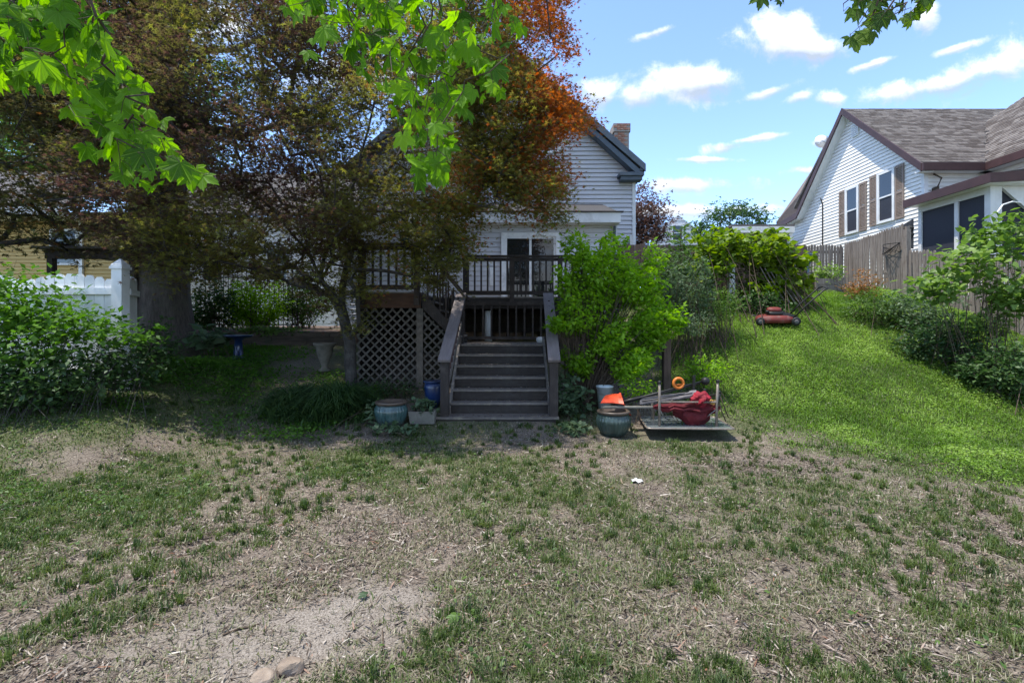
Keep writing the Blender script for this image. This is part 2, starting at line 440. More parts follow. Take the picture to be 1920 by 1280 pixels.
M = dict(
    deck=mat('stained_deck_timber', (.042, .031, .026), (.020, .015, .013), .7, 3, (14, 14, 1.2), .4, dirt=(.080, .064, .055), dscale=5),
    tread=mat('worn_tread_timber', (.19, .165, .145), (.085, .072, .064), .8, 3, (1.2, 12, 12), .4, dirt=(.26, .22, .16), dscale=9),
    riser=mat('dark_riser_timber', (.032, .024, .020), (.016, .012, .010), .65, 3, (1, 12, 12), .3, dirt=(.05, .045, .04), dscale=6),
    railcap=mat('grey_stained_rail_cap', (.235, .20, .195), (.15, .125, .12), .6, 3, (10, 1, 1), .25, dirt=(.12, .105, .10)),
    redrail=mat('reddish_brown_baluster_timber', (.075, .036, .030), (.035, .020, .018), .7, 4, (10, 10, 1), .3),
    skirt=mat('brown_skirt_board', (.13, .062, .035), (.065, .033, .020), .7, 2, (1, 8, 8), .3, dirt=(.05, .03, .02)),
    lattice=mat('weathered_lattice_wood', (.125, .108, .09), (.058, .050, .042), .85, 5, (3, 3, 3), .3, dirt=(.06, .06, .045)),
    graywood=mat('silvered_fence_wood', (.27, .235, .205), (.13, .105, .09), .9, 2.5, (16, 16, 1), .5, dirt=(.10, .075, .06), dscale=3),
    brownwood=mat('brown_fence_wood', (.16, .11, .085), (.075, .05, .04), .9, 2.5, (16, 16, 1), .5, dirt=(.05, .04, .03)),
    siding=mat('grey_white_vinyl_siding', (.60, .60, .63), (.54, .54, .57), .55, 1.2, (1, 1, 4), .03, dirt=(.46, .46, .47), dscale=1.2),
    white=mat('white_vinyl', (.80, .80, .79), (.72, .72, .71), .45, 2, (1, 1, 1), .03, dirt=(.58, .58, .55), dscale=2),
    whitesiding=mat('white_painted_siding', (.80, .78, .74), (.75, .73, .69), .55, 1.2, (1, 1, 4), .03, dirt=(.66, .65, .62), dscale=1.0),
    trim=mat('white_trim_paint', (.74, .75, .76), (.66, .67, .68), .5, 3, (1, 1, 1), .05, dirt=(.50, .50, .50), dscale=4),
    bluetrim=mat('slate_blue_trim', (.085, .115, .15), (.06, .08, .105), .5, 4, (1, 1, 1), .05),
    browntrim=mat('dark_brown_trim', (.078, .040, .038), (.052, .028, .027), .5, 3, (1, 1, 1), .05),
    shutter=mat('taupe_shutter', (.27, .205, .165), (.23, .175, .14), .6, 5, (1, 1, 1), .05),
    screen=mat('dark_porch_screen', (.045, .047, .060), (.032, .034, .044), .6, 30, (1, 1, 1), .02, spec=.2),
    glass=glass_mat('window_glass'), doorglass=glass_mat('door_glass', (.016, .018, .018), .02),
    yellow=mat('yellow_siding', (.62, .44, .17), (.54, .38, .14), .6, 1.5, (1, 1, 4), .03),
    darkroof=mat('dark_roof_edge', (.06, .052, .048), (.035, .03, .028), .8, 5),
    concrete=mat('grey_concrete', (.21, .195, .165), (.12, .11, .095), .9, 12, (1, 1, 1), .3, dirt=(.13, .13, .10)),
    bark=mat('grey_brown_bark', (.15, .125, .105), (.06, .05, .042), .95, 4, (7, 7, 1.3), 1.0, dirt=(.09, .095, .06), dscale=2),
    darkbark=mat('dark_maple_bark', (.060, .053, .047), (.022, .019, .017), .9, 9, (3, 3, 1), .6, dirt=(.10, .10, .09), dscale=4),
    twig=mat('brown_twig_bark', (.10, .072, .05), (.05, .036, .026), .9, 20, (1, 1, 1), .3),
    teal=mat('teal_glaze', (.036, .062, .054), (.013, .024, .022), .3, 5, (2, 2, .6), .05, spec=.5, dirt=(.075, .10, .088), dscale=7, coat=.2),
    tealight=mat('streaked_turquoise_glaze', (.065, .135, .13), (.015, .036, .038), .3, 9, (3, 3, .4), .05, spec=.5, dirt=(.13, .16, .145), dscale=6, coat=.3),
    potrim=mat('brown_pot_rim', (.12, .085, .06), (.06, .045, .035), .45, 8, spec=.5),
    soil=mat('dark_potting_soil', (.045, .032, .024), (.02, .015, .012), .95, 30, (1, 1, 1), .8),
    blue=mat('cobalt_glaze', (.012, .036, .125), (.006, .018, .06), .3, 5, spec=.6, coat=.3),
    stone=mat('cast_stone', (.20, .185, .155), (.11, .105, .088), .9, 9, (1, 1, 1), .4, dirt=(.12, .13, .09)),
    rock=mat('buff_rock', (.30, .235, .175), (.15, .115, .09), .9, 9, (1, 1, 1), 1.0, dirt=(.36, .33, .30), dscale=6),
    red=mat('red_mower_paint', (.20, .034, .028), (.10, .018, .016), .6, 7, spec=.3, dirt=(.16, .10, .085), dscale=7),
    black=mat('black_plastic', (.018, .018, .018), (.010, .010, .010), .5, 10),
    metal=mat('dull_steel', (.42, .41, .40), (.28, .27, .26), .45, 10, metal=.8, dirt=(.16, .12, .09), dscale=9),
    tubing=mat('taupe_metal_tube', (.25, .215, .18), (.16, .135, .115), .45, 10, metal=.3, dirt=(.10, .07, .05), dscale=9),
    canvas=mat('dark_red_canvas', (.13, .010, .015), (.055, .006, .008), .8, 6, (1, 1, 1), .6),
    canvaslit=mat('lit_red_canvas', (.36, .012, .030), (.16, .008, .016), .7, 6, (1, 1, 1), .6),  # lit copy of the umbrella canvas, brightness put into the colour
    greycloth=mat('grey_cloth', (.19, .18, .185), (.08, .075, .08), .9, 8, (1, 1, 1), .5),
    orange=mat('orange_plastic', (.72, .22, .035), (.60, .16, .025), .4, 6),
    orangered=mat('orange_red_plastic', (.66, .075, .022), (.52, .05, .016), .4, 6),
    ochre=mat('ochre_plastic', (.45, .26, .06), (.30, .16, .04), .5, 6),
    paleplastic=mat('pale_blue_plastic', (.50, .56, .58), (.38, .43, .45), .5, 6),
    tarp=mat('blue_tarp', (.16, .25, .34), (.10, .16, .23), .5, 6, (1, 1, 1), .6),
    timber=mat('weathered_landscape_timber', (.125, .098, .075), (.055, .043, .033), .9, 3, (1, 10, 10), .5, dirt=(.05, .055, .03)),
    mulch=mat('mulched_soil', (.16, .105, .075), (.07, .046, .034), .95, 30, (1, 1, 1), .9, dirt=(.26, .19, .13), dscale=12),
    iron=mat('black_iron', (.02, .02, .022), (.012, .012, .013), .5, 10, metal=.4),
    paper=mat('white_paper', (.72, .72, .70), (.6, .6, .58), .8, 10, (1, 1, 1), .3),
    oldroof=mat('grey_asphalt_roofing', (.135, .125, .125), (.085, .08, .08), .95, 25, (1, 1, 1), .4, dirt=(.19, .17, .16), dscale=4),
    brick=brick_mat('chimney_brick'),
    mortar=mat('mortar', (.34, .31, .28), (.25, .23, .21), .95, 30),
    greyroof=mat('dark_grey_roofing', (.085, .083, .088), (.055, .054, .057), .95, 25, (1, 1, 1), .4),
    brownroof=mat('brown_grey_roofing', (.22, .18, .165), (.14, .112, .10), .95, 40, (1, 1, 1), .4),
    shingles=shingle_mat('brown_grey_shingles', [(0, (.115, .096, .086)), (.5, (.185, .160, .145)), (1, (.27, .240, .218))]),
)
LM = dict(
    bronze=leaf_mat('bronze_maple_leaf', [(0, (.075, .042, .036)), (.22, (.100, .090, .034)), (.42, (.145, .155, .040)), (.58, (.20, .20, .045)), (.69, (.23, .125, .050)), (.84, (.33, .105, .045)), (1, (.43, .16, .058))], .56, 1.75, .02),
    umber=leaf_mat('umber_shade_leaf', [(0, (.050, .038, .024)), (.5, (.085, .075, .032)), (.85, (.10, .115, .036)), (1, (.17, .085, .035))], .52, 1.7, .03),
    dark=leaf_mat('dark_shade_leaf', [(0, (.018, .028, .012)), (.5, (.032, .045, .016)), (1, (.06, .05, .02))], .40, 1.4),
    maple=leaf_mat('bright_green_maple_leaf', [(0, (.050, .125, .012)), (.45, (.115, .25, .016)), (.8, (.17, .34, .020)), (1, (.25, .43, .032))], .58, 1.6, .015, .5, True, 'obj'),
    mapledark=leaf_mat('mid_green_maple_leaf', [(0, (.035, .075, .012)), (.6, (.06, .12, .016)), (1, (.10, .17, .02))], .45, 1.4, .02, .5, True, 'obj'),
    fresh=leaf_mat('fresh_green_leaf', [(0, (.045, .11, .016)), (.5, (.075, .165, .024)), (1, (.125, .24, .040))], .45, 1.5, .015),
    lime=leaf_mat('lime_green_leaf', [(0, (.10, .20, .014)), (.5, (.18, .33, .026)), (1, (.29, .45, .050))], .58, 1.7, .015),
    mid=leaf_mat('mid_green_leaf', [(0, (.038, .085, .018)), (.5, (.075, .145, .028)), (1, (.13, .21, .050))], .42, 1.4),
    deep=leaf_mat('deep_green_leaf', [(0, (.024, .055, .018)), (.6, (.048, .098, .028)), (1, (.085, .145, .045))], .38, 1.3),
    bluish=leaf_mat('grey_green_weed_leaf', [(0, (.055, .095, .045)), (.6, (.10, .155, .078)), (1, (.16, .225, .12))], .38, 1.3),
    vine=leaf_mat('grapevine_leaf', [(0, (.075, .14, .016)), (.5, (.16, .245, .024)), (1, (.29, .37, .040))], .45, 1.4),
    pale=leaf_mat('pale_green_leaf', [(0, (.10, .18, .035)), (.5, (.17, .27, .058)), (1, (.26, .37, .09))], .45, 1.3),
    rust=leaf_mat('rust_tinged_leaf', [(0, (.14, .13, .03)), (.5, (.26, .13, .05)), (1, (.34, .16, .07))], .42, 1.3),
    plum=leaf_mat('plum_brown_leaf', [(0, (.06, .036, .032)), (.5, (.11, .062, .052)), (1, (.17, .10, .08))], .38, 1.2),
    grass=leaf_mat('grass_blade', [(0, (.040, .075, .016)), (.45, (.075, .12, .025)), (.64, (.12, .145, .052)), (.81, (.205, .19, .12)), (1, (.35, .31, .225))], .35, 1.3),
    tuft=leaf_mat('green_tuft_blade', [(0, (.038, .070, .018)), (.5, (.068, .108, .026)), (1, (.125, .165, .045))], .4, 1.4),
    cover=leaf_mat('lawn_weed_leaf', [(0, (.085, .165, .022)), (.5, (.165, .28, .042)), (1, (.28, .40, .090))], .42, 1.4, .02),
    litter=leaf_mat('dry_leaf_litter', [(0, (.022, .016, .013)), (.30, (.070, .050, .039)), (.54, (.15, .118, .096)), (.78, (.28, .235, .195)), (.90, (.41, .355, .30)), (.93, (.20, .085, .045)), (1, (.52, .48, .42))], .12, 1.0, .03),
)


# ---------------------------------------------------------------- leaf clouds
def T(vs, fs): return np.array(vs, float), np.array(fs, int)


def palm_leaf(lobes=5, spread=230, inner=.34):
    vs = [(0, 0, 0)]; fs = []
    for k in range(lobes):
        a = R(-spread / 2 + spread * k / (lobes - 1)); ln = 1.0 - .30 * abs(k - (lobes - 1) / 2) / ((lobes - 1) / 2)
        w = R(spread / (lobes - 1) * .46)
        b = len(vs)
        vs += [(math.sin(a - w) * inner, math.cos(a - w) * inner, .02), (math.sin(a) * ln, math.cos(a) * ln, -.10), (math.sin(a + w) * inner, math.cos(a + w) * inner, .02)]
        fs += [(0, b, b + 1), (0, b + 1, b + 2)]
    return T(vs, fs)


def star_leaf():
    vs = []; fs = []
    for k in range(5):
        a = R(-104 + 52 * k); ln = (.72, .92, 1.0, .92, .72)[k]; b = len(vs)
        vs += [(-math.cos(a) * .15, math.sin(a) * .15, 0), (math.sin(a) * ln, math.cos(a) * ln, -.12), (math.cos(a) * .15, -math.sin(a) * .15, .03)]
        fs.append((b, b + 1, b + 2))
    return T(vs, fs)


SHAPES = dict(
    palm=star_leaf(), palm3=palm_leaf(3, 170, .4),
    oval=T([(0, 0, 0), (-.30, .45, .05), (0, 1, -.08), (.30, .45, .05)], [(0, 1, 2), (0, 2, 3)]),
    slim=T([(0, 0, 0), (-.14, .45, .03), (0, 1, -.12), (.14, .45, .03)], [(0, 1, 2), (0, 2, 3)]),
    heart=T([(0, 0, 0), (-.38, -.08, .05), (-.48, .30, .08), (-.25, .72, .0), (0, 1, -.12), (.25, .72, .0), (.48, .30, .08), (.38, -.08, .05)],
            [(0, 1, 2), (0, 2, 3), (0, 3, 4), (0, 4, 5), (0, 5, 6), (0, 6, 7)]),
    chip=T([(-.3, 0, 0), (.3, .08, .04), (.2, .8, .10), (-.2, .9, .02)], [(0, 1, 2), (0, 2, 3)]),
    straw=T([(-.045, 0, 0), (.045, 0, 0), (.05, .55, .05), (0, 1, .0), (-.04, .5, .05)], [(0, 1, 2), (0, 2, 4), (4, 2, 3)]),
)


def rots(n, tilt, rng, yaw=None, roll=.6):
    """rotation matrices: leaf lies about flat, tipped by up to tilt (radians), pointing anywhere"""
    yaw = rng.uniform(0, 2 * np.pi, n) if yaw is None else yaw
    tp = rng.normal(0, 1, n) * tilt; rl = rng.normal(0, 1, n) * roll
    cy, sy, ct, st, cr, sr = np.cos(yaw), np.sin(yaw), np.cos(tp), np.sin(tp), np.cos(rl), np.sin(rl)
    Z = np.zeros(n); O = np.ones(n)
    Rz = np.stack([cy, -sy, Z, sy, cy, Z, Z, Z, O], -1).reshape(n, 3, 3)
    Rx = np.stack([O, Z, Z, Z, ct, -st, Z, st, ct], -1).reshape(n, 3, 3)
    Ry = np.stack([cr, Z, sr, Z, O, Z, -sr, Z, cr], -1).reshape(n, 3, 3)
    return Rz @ Rx @ Ry


def cloud_mesh(name, pos, rot, size, shape, rnd, off=(0, 0, 0)):
    tv, tf = SHAPES[shape]
    n, k, q = len(pos), len(tv), len(tf)
    size = np.broadcast_to(np.asarray(size, float), (n,))
    V = np.einsum('nij,kj->nki', rot, tv) * size[:, None, None] + (np.asarray(pos) - np.asarray(off))[:, None, :]
    Fi = (tf[None] + (np.arange(n) * k)[:, None, None]).reshape(-1)
    return tri_mesh(name, V.reshape(-1, 3), Fi, np.repeat(rnd, q))


def tri_mesh(name, V, Fi, rnd):
    me = bpy.data.meshes.new(name)
    nf = len(Fi) // 3
    me.vertices.add(len(V)); me.vertices.foreach_set('co', np.ascontiguousarray(V, np.float32).ravel())
    me.loops.add(nf * 3); me.loops.foreach_set('vertex_index', np.ascontiguousarray(Fi, np.int32))
    me.polygons.add(nf); me.polygons.foreach_set('loop_start', np.arange(nf, dtype=np.int32) * 3)
    me.polygons.foreach_set('loop_total', np.full(nf, 3, np.int32))
    a = me.attributes.new('rnd', 'FLOAT', 'FACE'); a.data.foreach_set('value', np.clip(rnd, 0, 1).astype(np.float32))
    me.update(calc_edges=True)
    return me


def clump_rnd(p, rng, s=1.4, amt=.55):
    """leaf colour number: drifts from clump to clump, varies leaf to leaf"""
    p = np.asarray(p)
    n = fbm(p[:, 0] + p[:, 2] * .7 + 50, p[:, 1] + p[:, 2] * .5 + 50, s, 3)
    return np.clip((n - .5) * 2.0 * amt + .5 + rng.normal(0, .2, len(p)), 0, 1)


def in_poly(x, y, poly):
    x = np.asarray(x); y = np.asarray(y); c = np.zeros(x.shape, bool); n = len(poly)
    for i in range(n):
        x1, y1 = poly[i]; x2, y2 = poly[(i + 1) % n]
        if y1 == y2: continue
        t = (y1 > y) != (y2 > y)
        c ^= t & (x < (x2 - x1) * (y - y1) / (y2 - y1) + x1)
    return c


def skeleton(limbs, targets, rng, step=.3, sag=.12):
    """limbs: polylines; each target grows a twig from the nearest node. Returns list of (points, radii weights)"""
    nodes = []; par = []; cnt = []
    for lm in limbs:
        prev = -1
        for i, p in enumerate(lm):
            p = np.array(p, float)
            if i == 0 and nodes:
                d = [np.linalg.norm(q - p) for q in nodes]; j = int(np.argmin(d)); prev = j
                if d[j] < .05: continue
            if prev >= 0:
                q = nodes[prev]; m = max(1, int(np.linalg.norm(p - q) / step))
                for s in range(1, m + 1):
                    nodes.append(q + (p - q) * s / m + rng.normal(0, .02, 3) * (s < m)); par.append(prev); cnt.append(0.0); prev = len(nodes) - 1
            else:
                nodes.append(p); par.append(-1); cnt.append(0.0); prev = 0
    base = nodes[0]
    targets = np.asarray(targets); order = np.argsort(np.linalg.norm(targets - base, axis=1))
    arr = np.zeros((len(nodes) + len(targets) * 24, 3)); arr[:len(nodes)] = nodes
    n = len(nodes); tips = []
    for t in targets[order]:
        d = np.linalg.norm(arr[:n] - t, axis=1) + .25 * np.maximum(np.linalg.norm(arr[:n] - base, axis=1) - np.linalg.norm(t - base), 0)
        j = int(np.argmin(d)); q = arr[j].copy(); L_ = np.linalg.norm(t - q); m = int(min(12, max(1, L_ / step)))
        prev = j; bend = rng.normal(0, .10, 3) * L_; bend[2] += sag * L_
        for s in range(1, m + 1):
            f = s / m; arr[n] = q + (t - q) * f + bend * 4 * f * (1 - f) * .5; par.append(prev); cnt.append(0.0); prev = n; n += 1
        tips.append(prev)
    for tp in tips:
        j = tp
        while j >= 0: cnt[j] += 1; j = par[j]
    return arr[:n], np.array(par), np.array(cnt), tips


def branch_mesh(mb, arr, par, cnt, r0, power=.5, rmin=.004, sides=6):
    kids = [[] for _ in arr]
    for i, p in enumerate(par):
        if p >= 0: kids[p].append(i)
    rad = np.maximum(r0 * (cnt / max(cnt.max(), 1)) ** power, rmin)
    starts = [(-1, int(np.where(par < 0)[0][0]))]
    while starts:
        p, i = starts.pop(); pts = []; rr = []
        if p >= 0: pts.append(tuple(arr[p])); rr.append(min(rad[p], rad[i] * 1.25))
        while True:
            pts.append(tuple(arr[i])); rr.append(rad[i])
            if not kids[i]: break
            ks = sorted(kids[i], key=lambda k: -cnt[k])
            for k in ks[1:]: starts.append((i, k))
            i = ks[0]
        if len(pts) > 1:
            rr[-1] *= .6
            mb.tube(pts, rr, sides if max(rr) > .03 else 4, cap=False)


def plant(name, label, cat, base, lobes, n, size, leaf, shape='oval', group=None, twigs=40, stem_r=.012, bark='twig', spread=.25,
          tilt=.5, rng=None, per=None, foliage_name='foliage', stems=None, jitter=.09, rscale=1.6, follow=.75, reach=.62):
    """shrub: lobes = [(centre, radii, weight)]; twigs grow from the base to points through each lobe, leaves sit along their outer part"""
    rng = rng or np.random.default_rng(sum(map(ord, label)) % 9973)
    root = thing(name, label, cat, base, 0, group)
    base = np.array(base, float)
    W = sum(l[2] for l in lobes); mb = MB(); pos = []
    for (c, r, w) in lobes:
        k = max(3, int(round(twigs * w / W))); c = np.array(c, float); r = np.array(r, float)
        m = int(n * w / W / k) + 1
        for _ in range(k):
            d = rng.normal(0, 1, 3); d /= np.linalg.norm(d); d[2] = d[2] * .9 + .12
            tip = c + d * r * rng.uniform(.55, 1.06)
            st = base + np.array([(c[0] - base[0]) * follow + rng.normal(0, spread), (c[1] - base[1]) * follow + rng.normal(0, spread), 0])
            st[2] = hz(st[0], st[1]) - .03 if stems is None else base[2]
            mid = st + (tip - st) * .5 + np.array([0, 0, .18 * np.linalg.norm(tip - st)]) + rng.normal(0, .05, 3)
            ts = np.linspace(0, 1, 6)[:, None]
            curve = (1 - ts) ** 2 * st + 2 * ts * (1 - ts) * mid + ts ** 2 * tip
            mb.tube([tuple(q) for q in curve], [stem_r * (1 - .75 * t) for t in ts[:, 0]], 4, cap=False)
            t = 1 - rng.random(m) ** 1.4 * reach
            t = t[:, None]
            q = (1 - t) ** 2 * st + 2 * t * (1 - t) * mid + t ** 2 * tip
            q = q + rng.normal(0, 1, (m, 3)) * (jitter * (r.mean() ** .5 + .3)) * np.array([1, 1, .75])
            inside = np.linalg.norm((q - c) / (r * 1.15), axis=1) < 1.05
            pos.append(q[inside])
    pos = np.concatenate(pos)
    gz = hgt(pos[:, 0], pos[:, 1]); pos = pos[pos[:, 2] > gz + .02]
    sz = size * rng.uniform(.65, 1.3, len(pos))
    out = pos - np.array(base); yaw = np.arctan2(-out[:, 0], out[:, 1]) + rng.normal(0, 1.0, len(pos))
    me = cloud_mesh(foliage_name, pos, rots(len(pos), tilt, rng, yaw, .5), sz, shape, clump_rnd(pos, rng, rscale), base)
    link(foliage_name, me, LM[leaf], root)
    part('stems', mb, M[bark], root)
    return root


# ---------------------------------------------------------------- ground
def build_ground():
    def axis(lo, hi, step, far):
        fine = np.arange(lo, hi + 1e-6, step)
        out = [hi]; st = step
        while out[-1] < far: st *= 1.35; out.append(out[-1] + st)
        inn = [lo]; st = step
        while inn[-1] > -far: st *= 1.35; inn.append(inn[-1] - st)
        return np.concatenate([np.array(inn[1:])[::-1], fine, np.array(out[1:])])
    xs = axis(-11, 13, .10, 900); ys = axis(1.0, 17, .10, 900)
    X, Y = np.meshgrid(xs, ys)
    Z = hgt(X, Y)
    # the planted terrace behind the timber edging
    V = np.stack([X, Y, Z], -1).reshape(-1, 3)
    ny, nx = X.shape
    idx = np.arange(nx * ny).reshape(ny, nx)
    q = np.stack([idx[:-1, :-1], idx[:-1, 1:], idx[1:, 1:], idx[1:, :-1]], -1).reshape(-1, 4)
    me = bpy.data.meshes.new('ground')
    me.vertices.add(len(V)); me.vertices.foreach_set('co', V.astype(np.float32).ravel())
    me.loops.add(q.size); me.loops.foreach_set('vertex_index', q.astype(np.int32).ravel())
    me.polygons.add(len(q)); me.polygons.foreach_set('loop_start', np.arange(len(q), dtype=np.int32) * 4); me.polygons.foreach_set('loop_total', np.full(len(q), 4, np.int32))
    for nm, fn in (('lawn', lawn_mask), ('green', green_mask), ('gravel', gravel_mask)):
        a = me.attributes.new(nm, 'FLOAT', 'POINT'); a.data.foreach_set('value', np.clip(fn(X, Y), 0, 1).astype(np.float32).ravel())
    me.update(calc_edges=True)
    link('ground', me, ground_mat(), None, None, True, 'structure')


def scatter_pts(n, rng, y0=1.9, y1=9.5, p=1.3, wide=1.5):
    """points on the yard inside the seen wedge, denser near the camera"""
    u = rng.random(n); a = 1 - p
    Y = (y0 ** a + u * (y1 ** a - y0 ** a)) ** (1 / a)
    X = rng.uniform(-1, 1, n) * Y * 960 / F * wide
    return X, Y


def blocked(X, Y):
    """inside steps, deck, pots, table glass"""
    b = (X > -1.2) & (X < .74) & (Y > 7.42) & (Y < 13.5)
    b |= (X > -2.9) & (X < 2.3) & (Y > 9.0)
    b |= (X < -2.4) & (Y > 11.8)
    b |= (X > 1.84) & (X < 3.36) & (Y > 6.66) & (Y < 7.66)
    b |= np.hypot(X + 1.86, Y - 7.35) < .3
    b |= np.hypot(X - 1.49, Y - 7.05) < .3
    return b


def build_grass():
    rng = np.random.default_rng(5)

    def blades(name, X, Y, h, w, m, lean=.5, rndv=None, zoff=0):
        n = len(X); Z = hgt(X, Y) - .004 + zoff
        az = rng.uniform(0, 2 * np.pi, n); ln = np.abs(rng.normal(0, lean, n)) + .08
        base = np.stack([X, Y, Z], -1)
        side = np.stack([np.cos(az + 1.57), np.sin(az + 1.57), np.zeros(n)], -1) * (w / 2)[:, None]
        d = np.stack([np.cos(az), np.sin(az), np.zeros(n)], -1)
        midp = base + d * (h * ln * .35)[:, None]; midp[:, 2] += h * .6
        tip = base + d * (h * ln * 1.1)[:, None]; tip[:, 2] += h * np.clip(1.02 - .45 * ln, .12, 1)
        V = np.stack([base - side, base + side, midp + side * .75, tip, midp - side * .75], 1).reshape(-1, 3)
        b = (np.arange(n) * 5)[:, None, None]
        Fi = (np.array([(0, 1, 2), (0, 2, 4), (4, 2, 3)])[None] + b).reshape(-1)
        link(name, tri_mesh(name, V, Fi, np.repeat(rndv if rndv is not None else rng.random(n), 3)), m, kind='stuff')
    # sparse turf over the whole yard, mostly dry near the middle
    X, Y = scatter_pts(385000, rng, 1.9, 9.2, 1.5)
    g = green_mask(X, Y); l = lawn_mask(X, Y); gv = gravel_mask(X, Y)
    keep = (rng.random(len(X)) < (.30 + .8 * g + .5 * l) * (1 - .93 * gv)) & ~blocked(X, Y) & (fbm(X + 9, Y, 5.0, 3) > .40 - .25 * g - .3 * l)
    X, Y, g, l = X[keep], Y[keep], g[keep], l[keep]
    k = np.clip(.80 - .48 * np.maximum(g, l) + rng.normal(0, .22, len(X)), 0, 1)
    blades('grass', X, Y, rng.uniform(.018, .06, len(X)) * (1 + .5 * l), (.0034 + .0010 * Y) * rng.uniform(.6, 1.3, len(X)), LM['grass'], 1.0, k)
    # separate green tufts
    cx, cy = scatter_pts(4700, rng, 1.95, 8.8, 1.15)
    n_ = fbm(cx + 3, cy + 70, 1.1, 3)
    ok = (n_ > .39) & (gravel_mask(cx, cy) < .25) & ~blocked(cx, cy) & (lawn_mask(cx, cy) < .5); cx, cy = cx[ok], cy[ok]
    m = 34; rr = np.repeat(.018 + .07 * rng.random(len(cx)) ** 1.7, m); a = rng.uniform(0, 6.28, len(rr)); rad = np.sqrt(rng.random(len(rr))) * rr
    X = np.repeat(cx, m) + np.cos(a) * rad; Y = np.repeat(cy, m) + np.sin(a) * rad
    blades('grass_tufts', X, Y, rng.uniform(.035, .095, len(X)) * np.repeat(rng.uniform(.5, 1.15, len(cx)), m), .0036 + .0010 * Y, LM['tuft'], .5,
           np.clip(np.repeat(rng.random(len(cx)), m) + rng.normal(0, .15, len(X)), 0, 1))
    # broad-leaved lawn on the slope and patches of low cover below it
    n = 270000
    Y = rng.uniform(4.2, 14.5, n); X = rng.uniform(1.0, 11.0, n)
    l = lawn_mask(X, Y); cl = fbm(X, Y, 2.2, 4); keep = (rng.random(n) < l * np.clip((cl - .28) * 4.2, .38, 1)) & ~blocked(X, Y); X, Y, cl = X[keep], Y[keep], cl[keep]
    pos = np.stack([X, Y, hgt(X, Y) + rng.uniform(.005, 1, len(X)) * (.035 + .30 * np.clip(cl - .42, 0, 1))], -1)
    pat = fbm(X + 7, Y + 3, 1.6, 5)
    link('lawn_weeds', cloud_mesh('lawn_weeds', pos, rots(len(X), .45, rng), rng.uniform(.014, .040, len(X)) * (.75 + 1.1 * np.clip(pat - .3, 0, 1)), 'oval', np.clip((pat - .5) * 2.0 + .45 + rng.normal(0, .14, len(X)), 0, 1)), LM['cover'], kind='stuff')
    Y = rng.uniform(4.2, 14.5, 150000); X = rng.uniform(1.0, 11.0, 150000); l = lawn_mask(X, Y)
    keep = (rng.random(len(X)) < l * .75) & ~blocked(X, Y); X, Y = X[keep], Y[keep]
    blades('lawn_grass', X, Y, rng.uniform(.03, .10, len(X)) * (.5 + fbm(X, Y + 60, 1.2, 3)), (.003 + .0008 * Y) * rng.uniform(.6, 1.2, len(X)), LM['cover'], .6, np.clip((fbm(X + 7, Y + 3, 1.6, 5) - .5) * 2 + .45 + rng.normal(0, .18, len(X)), 0, 1))
    X, Y = scatter_pts(155000, rng, 2.2, 9.5, 1.1)
    g = green_mask(X, Y) * sst(-.5, -3.5, X) * sst(3.2, 5, Y) + .16 * green_mask(X, Y); keep = (rng.random(len(X)) < g * .8) & (fbm(X + 30, Y, 3.0, 3) > .46) & ~blocked(X, Y); X, Y = X[keep], Y[keep]
    pos = np.stack([X, Y, hgt(X, Y) + rng.uniform(.003, .045, len(X))], -1)
    link('low_weeds', cloud_mesh('low_weeds', pos, rots(len(X), .4, rng), rng.uniform(.014, .045, len(X)), 'oval', rng.random(len(X))), LM['mid'], kind='stuff')
    # shade plants between the trunk, the birdbath and the lattice
    X = rng.uniform(-8.5, -2.4, 60000); Y = rng.uniform(6.6, 11.9, 60000)
    pth = np.exp(-((X + 3.9 + (Y - 6.6) * .12) / .8) ** 2)
    keep = (rng.random(len(X)) < sst(.40, .56, fbm(X + 3, Y + 77, 1.1, 4)) * (1 - .85 * pth)) & ~blocked(X, Y); X, Y = X[keep], Y[keep]
    pos = np.stack([X, Y, hgt(X, Y) + rng.uniform(.005, .12, len(X)) * fbm(X, Y + 5, 1.7, 3) * 1.6], -1)
    link('ground_cover', cloud_mesh('ground_cover', pos, rots(len(X), .45, rng), rng.uniform(.025, .07, len(X)), 'oval', clump_rnd(pos, rng, 1.2)), LM['fresh'], kind='stuff')
    # dry leaves and straw
    X, Y = scatter_pts(245000, rng, 1.9, 9.5, 1.5)
    pile = np.exp(-((X - 2.85) / .62) ** 2 - ((Y - 5.45) / .42) ** 2)
    l = lawn_mask(X, Y); gv = gravel_mask(X, Y)
    pr = (.28 + .6 * sst(.45, .7, fbm(X, Y + 20, 1.6, 4)) + pile) * (1 - .8 * l) * (1 - .86 * gv)
    keep = (rng.random(len(X)) < pr) & ~blocked(X, Y); X, Y = X[keep], Y[keep]; pile = pile[keep]
    Z = hgt(X, Y) + rng.uniform(.002, .018, len(X)) + pile * rng.uniform(0, .05, len(X)); pos = np.stack([X, Y, Z], -1); rn = np.clip(rng.random(len(X)) - .25 * pile, 0, 1)
    kind = rng.random(len(X))
    for nm, sh, sel, lo, hi, tl in (('leaf_litter', 'chip', kind < .5, .007, .022, .45), ('slender_leaves', 'slim', (kind >= .5) & (kind < .7), .02, .05, .25), ('straw', 'straw', kind >= .7, .025, .10, .12)):
        k = int(sel.sum()); sz = rng.uniform(lo, hi, k) * (.75 + .06 * Y[sel])
        link(nm, cloud_mesh(nm, pos[sel], rots(k, tl, rng, None, .35), sz, sh, rn[sel]), LM['litter'], kind='stuff')
    # crumbs of leaf caught on the steps and the landing
    n = 1500; k = rng.integers(0, 8, n); X = rng.uniform(-.95, .56, n); edge = rng.random(n) ** 2
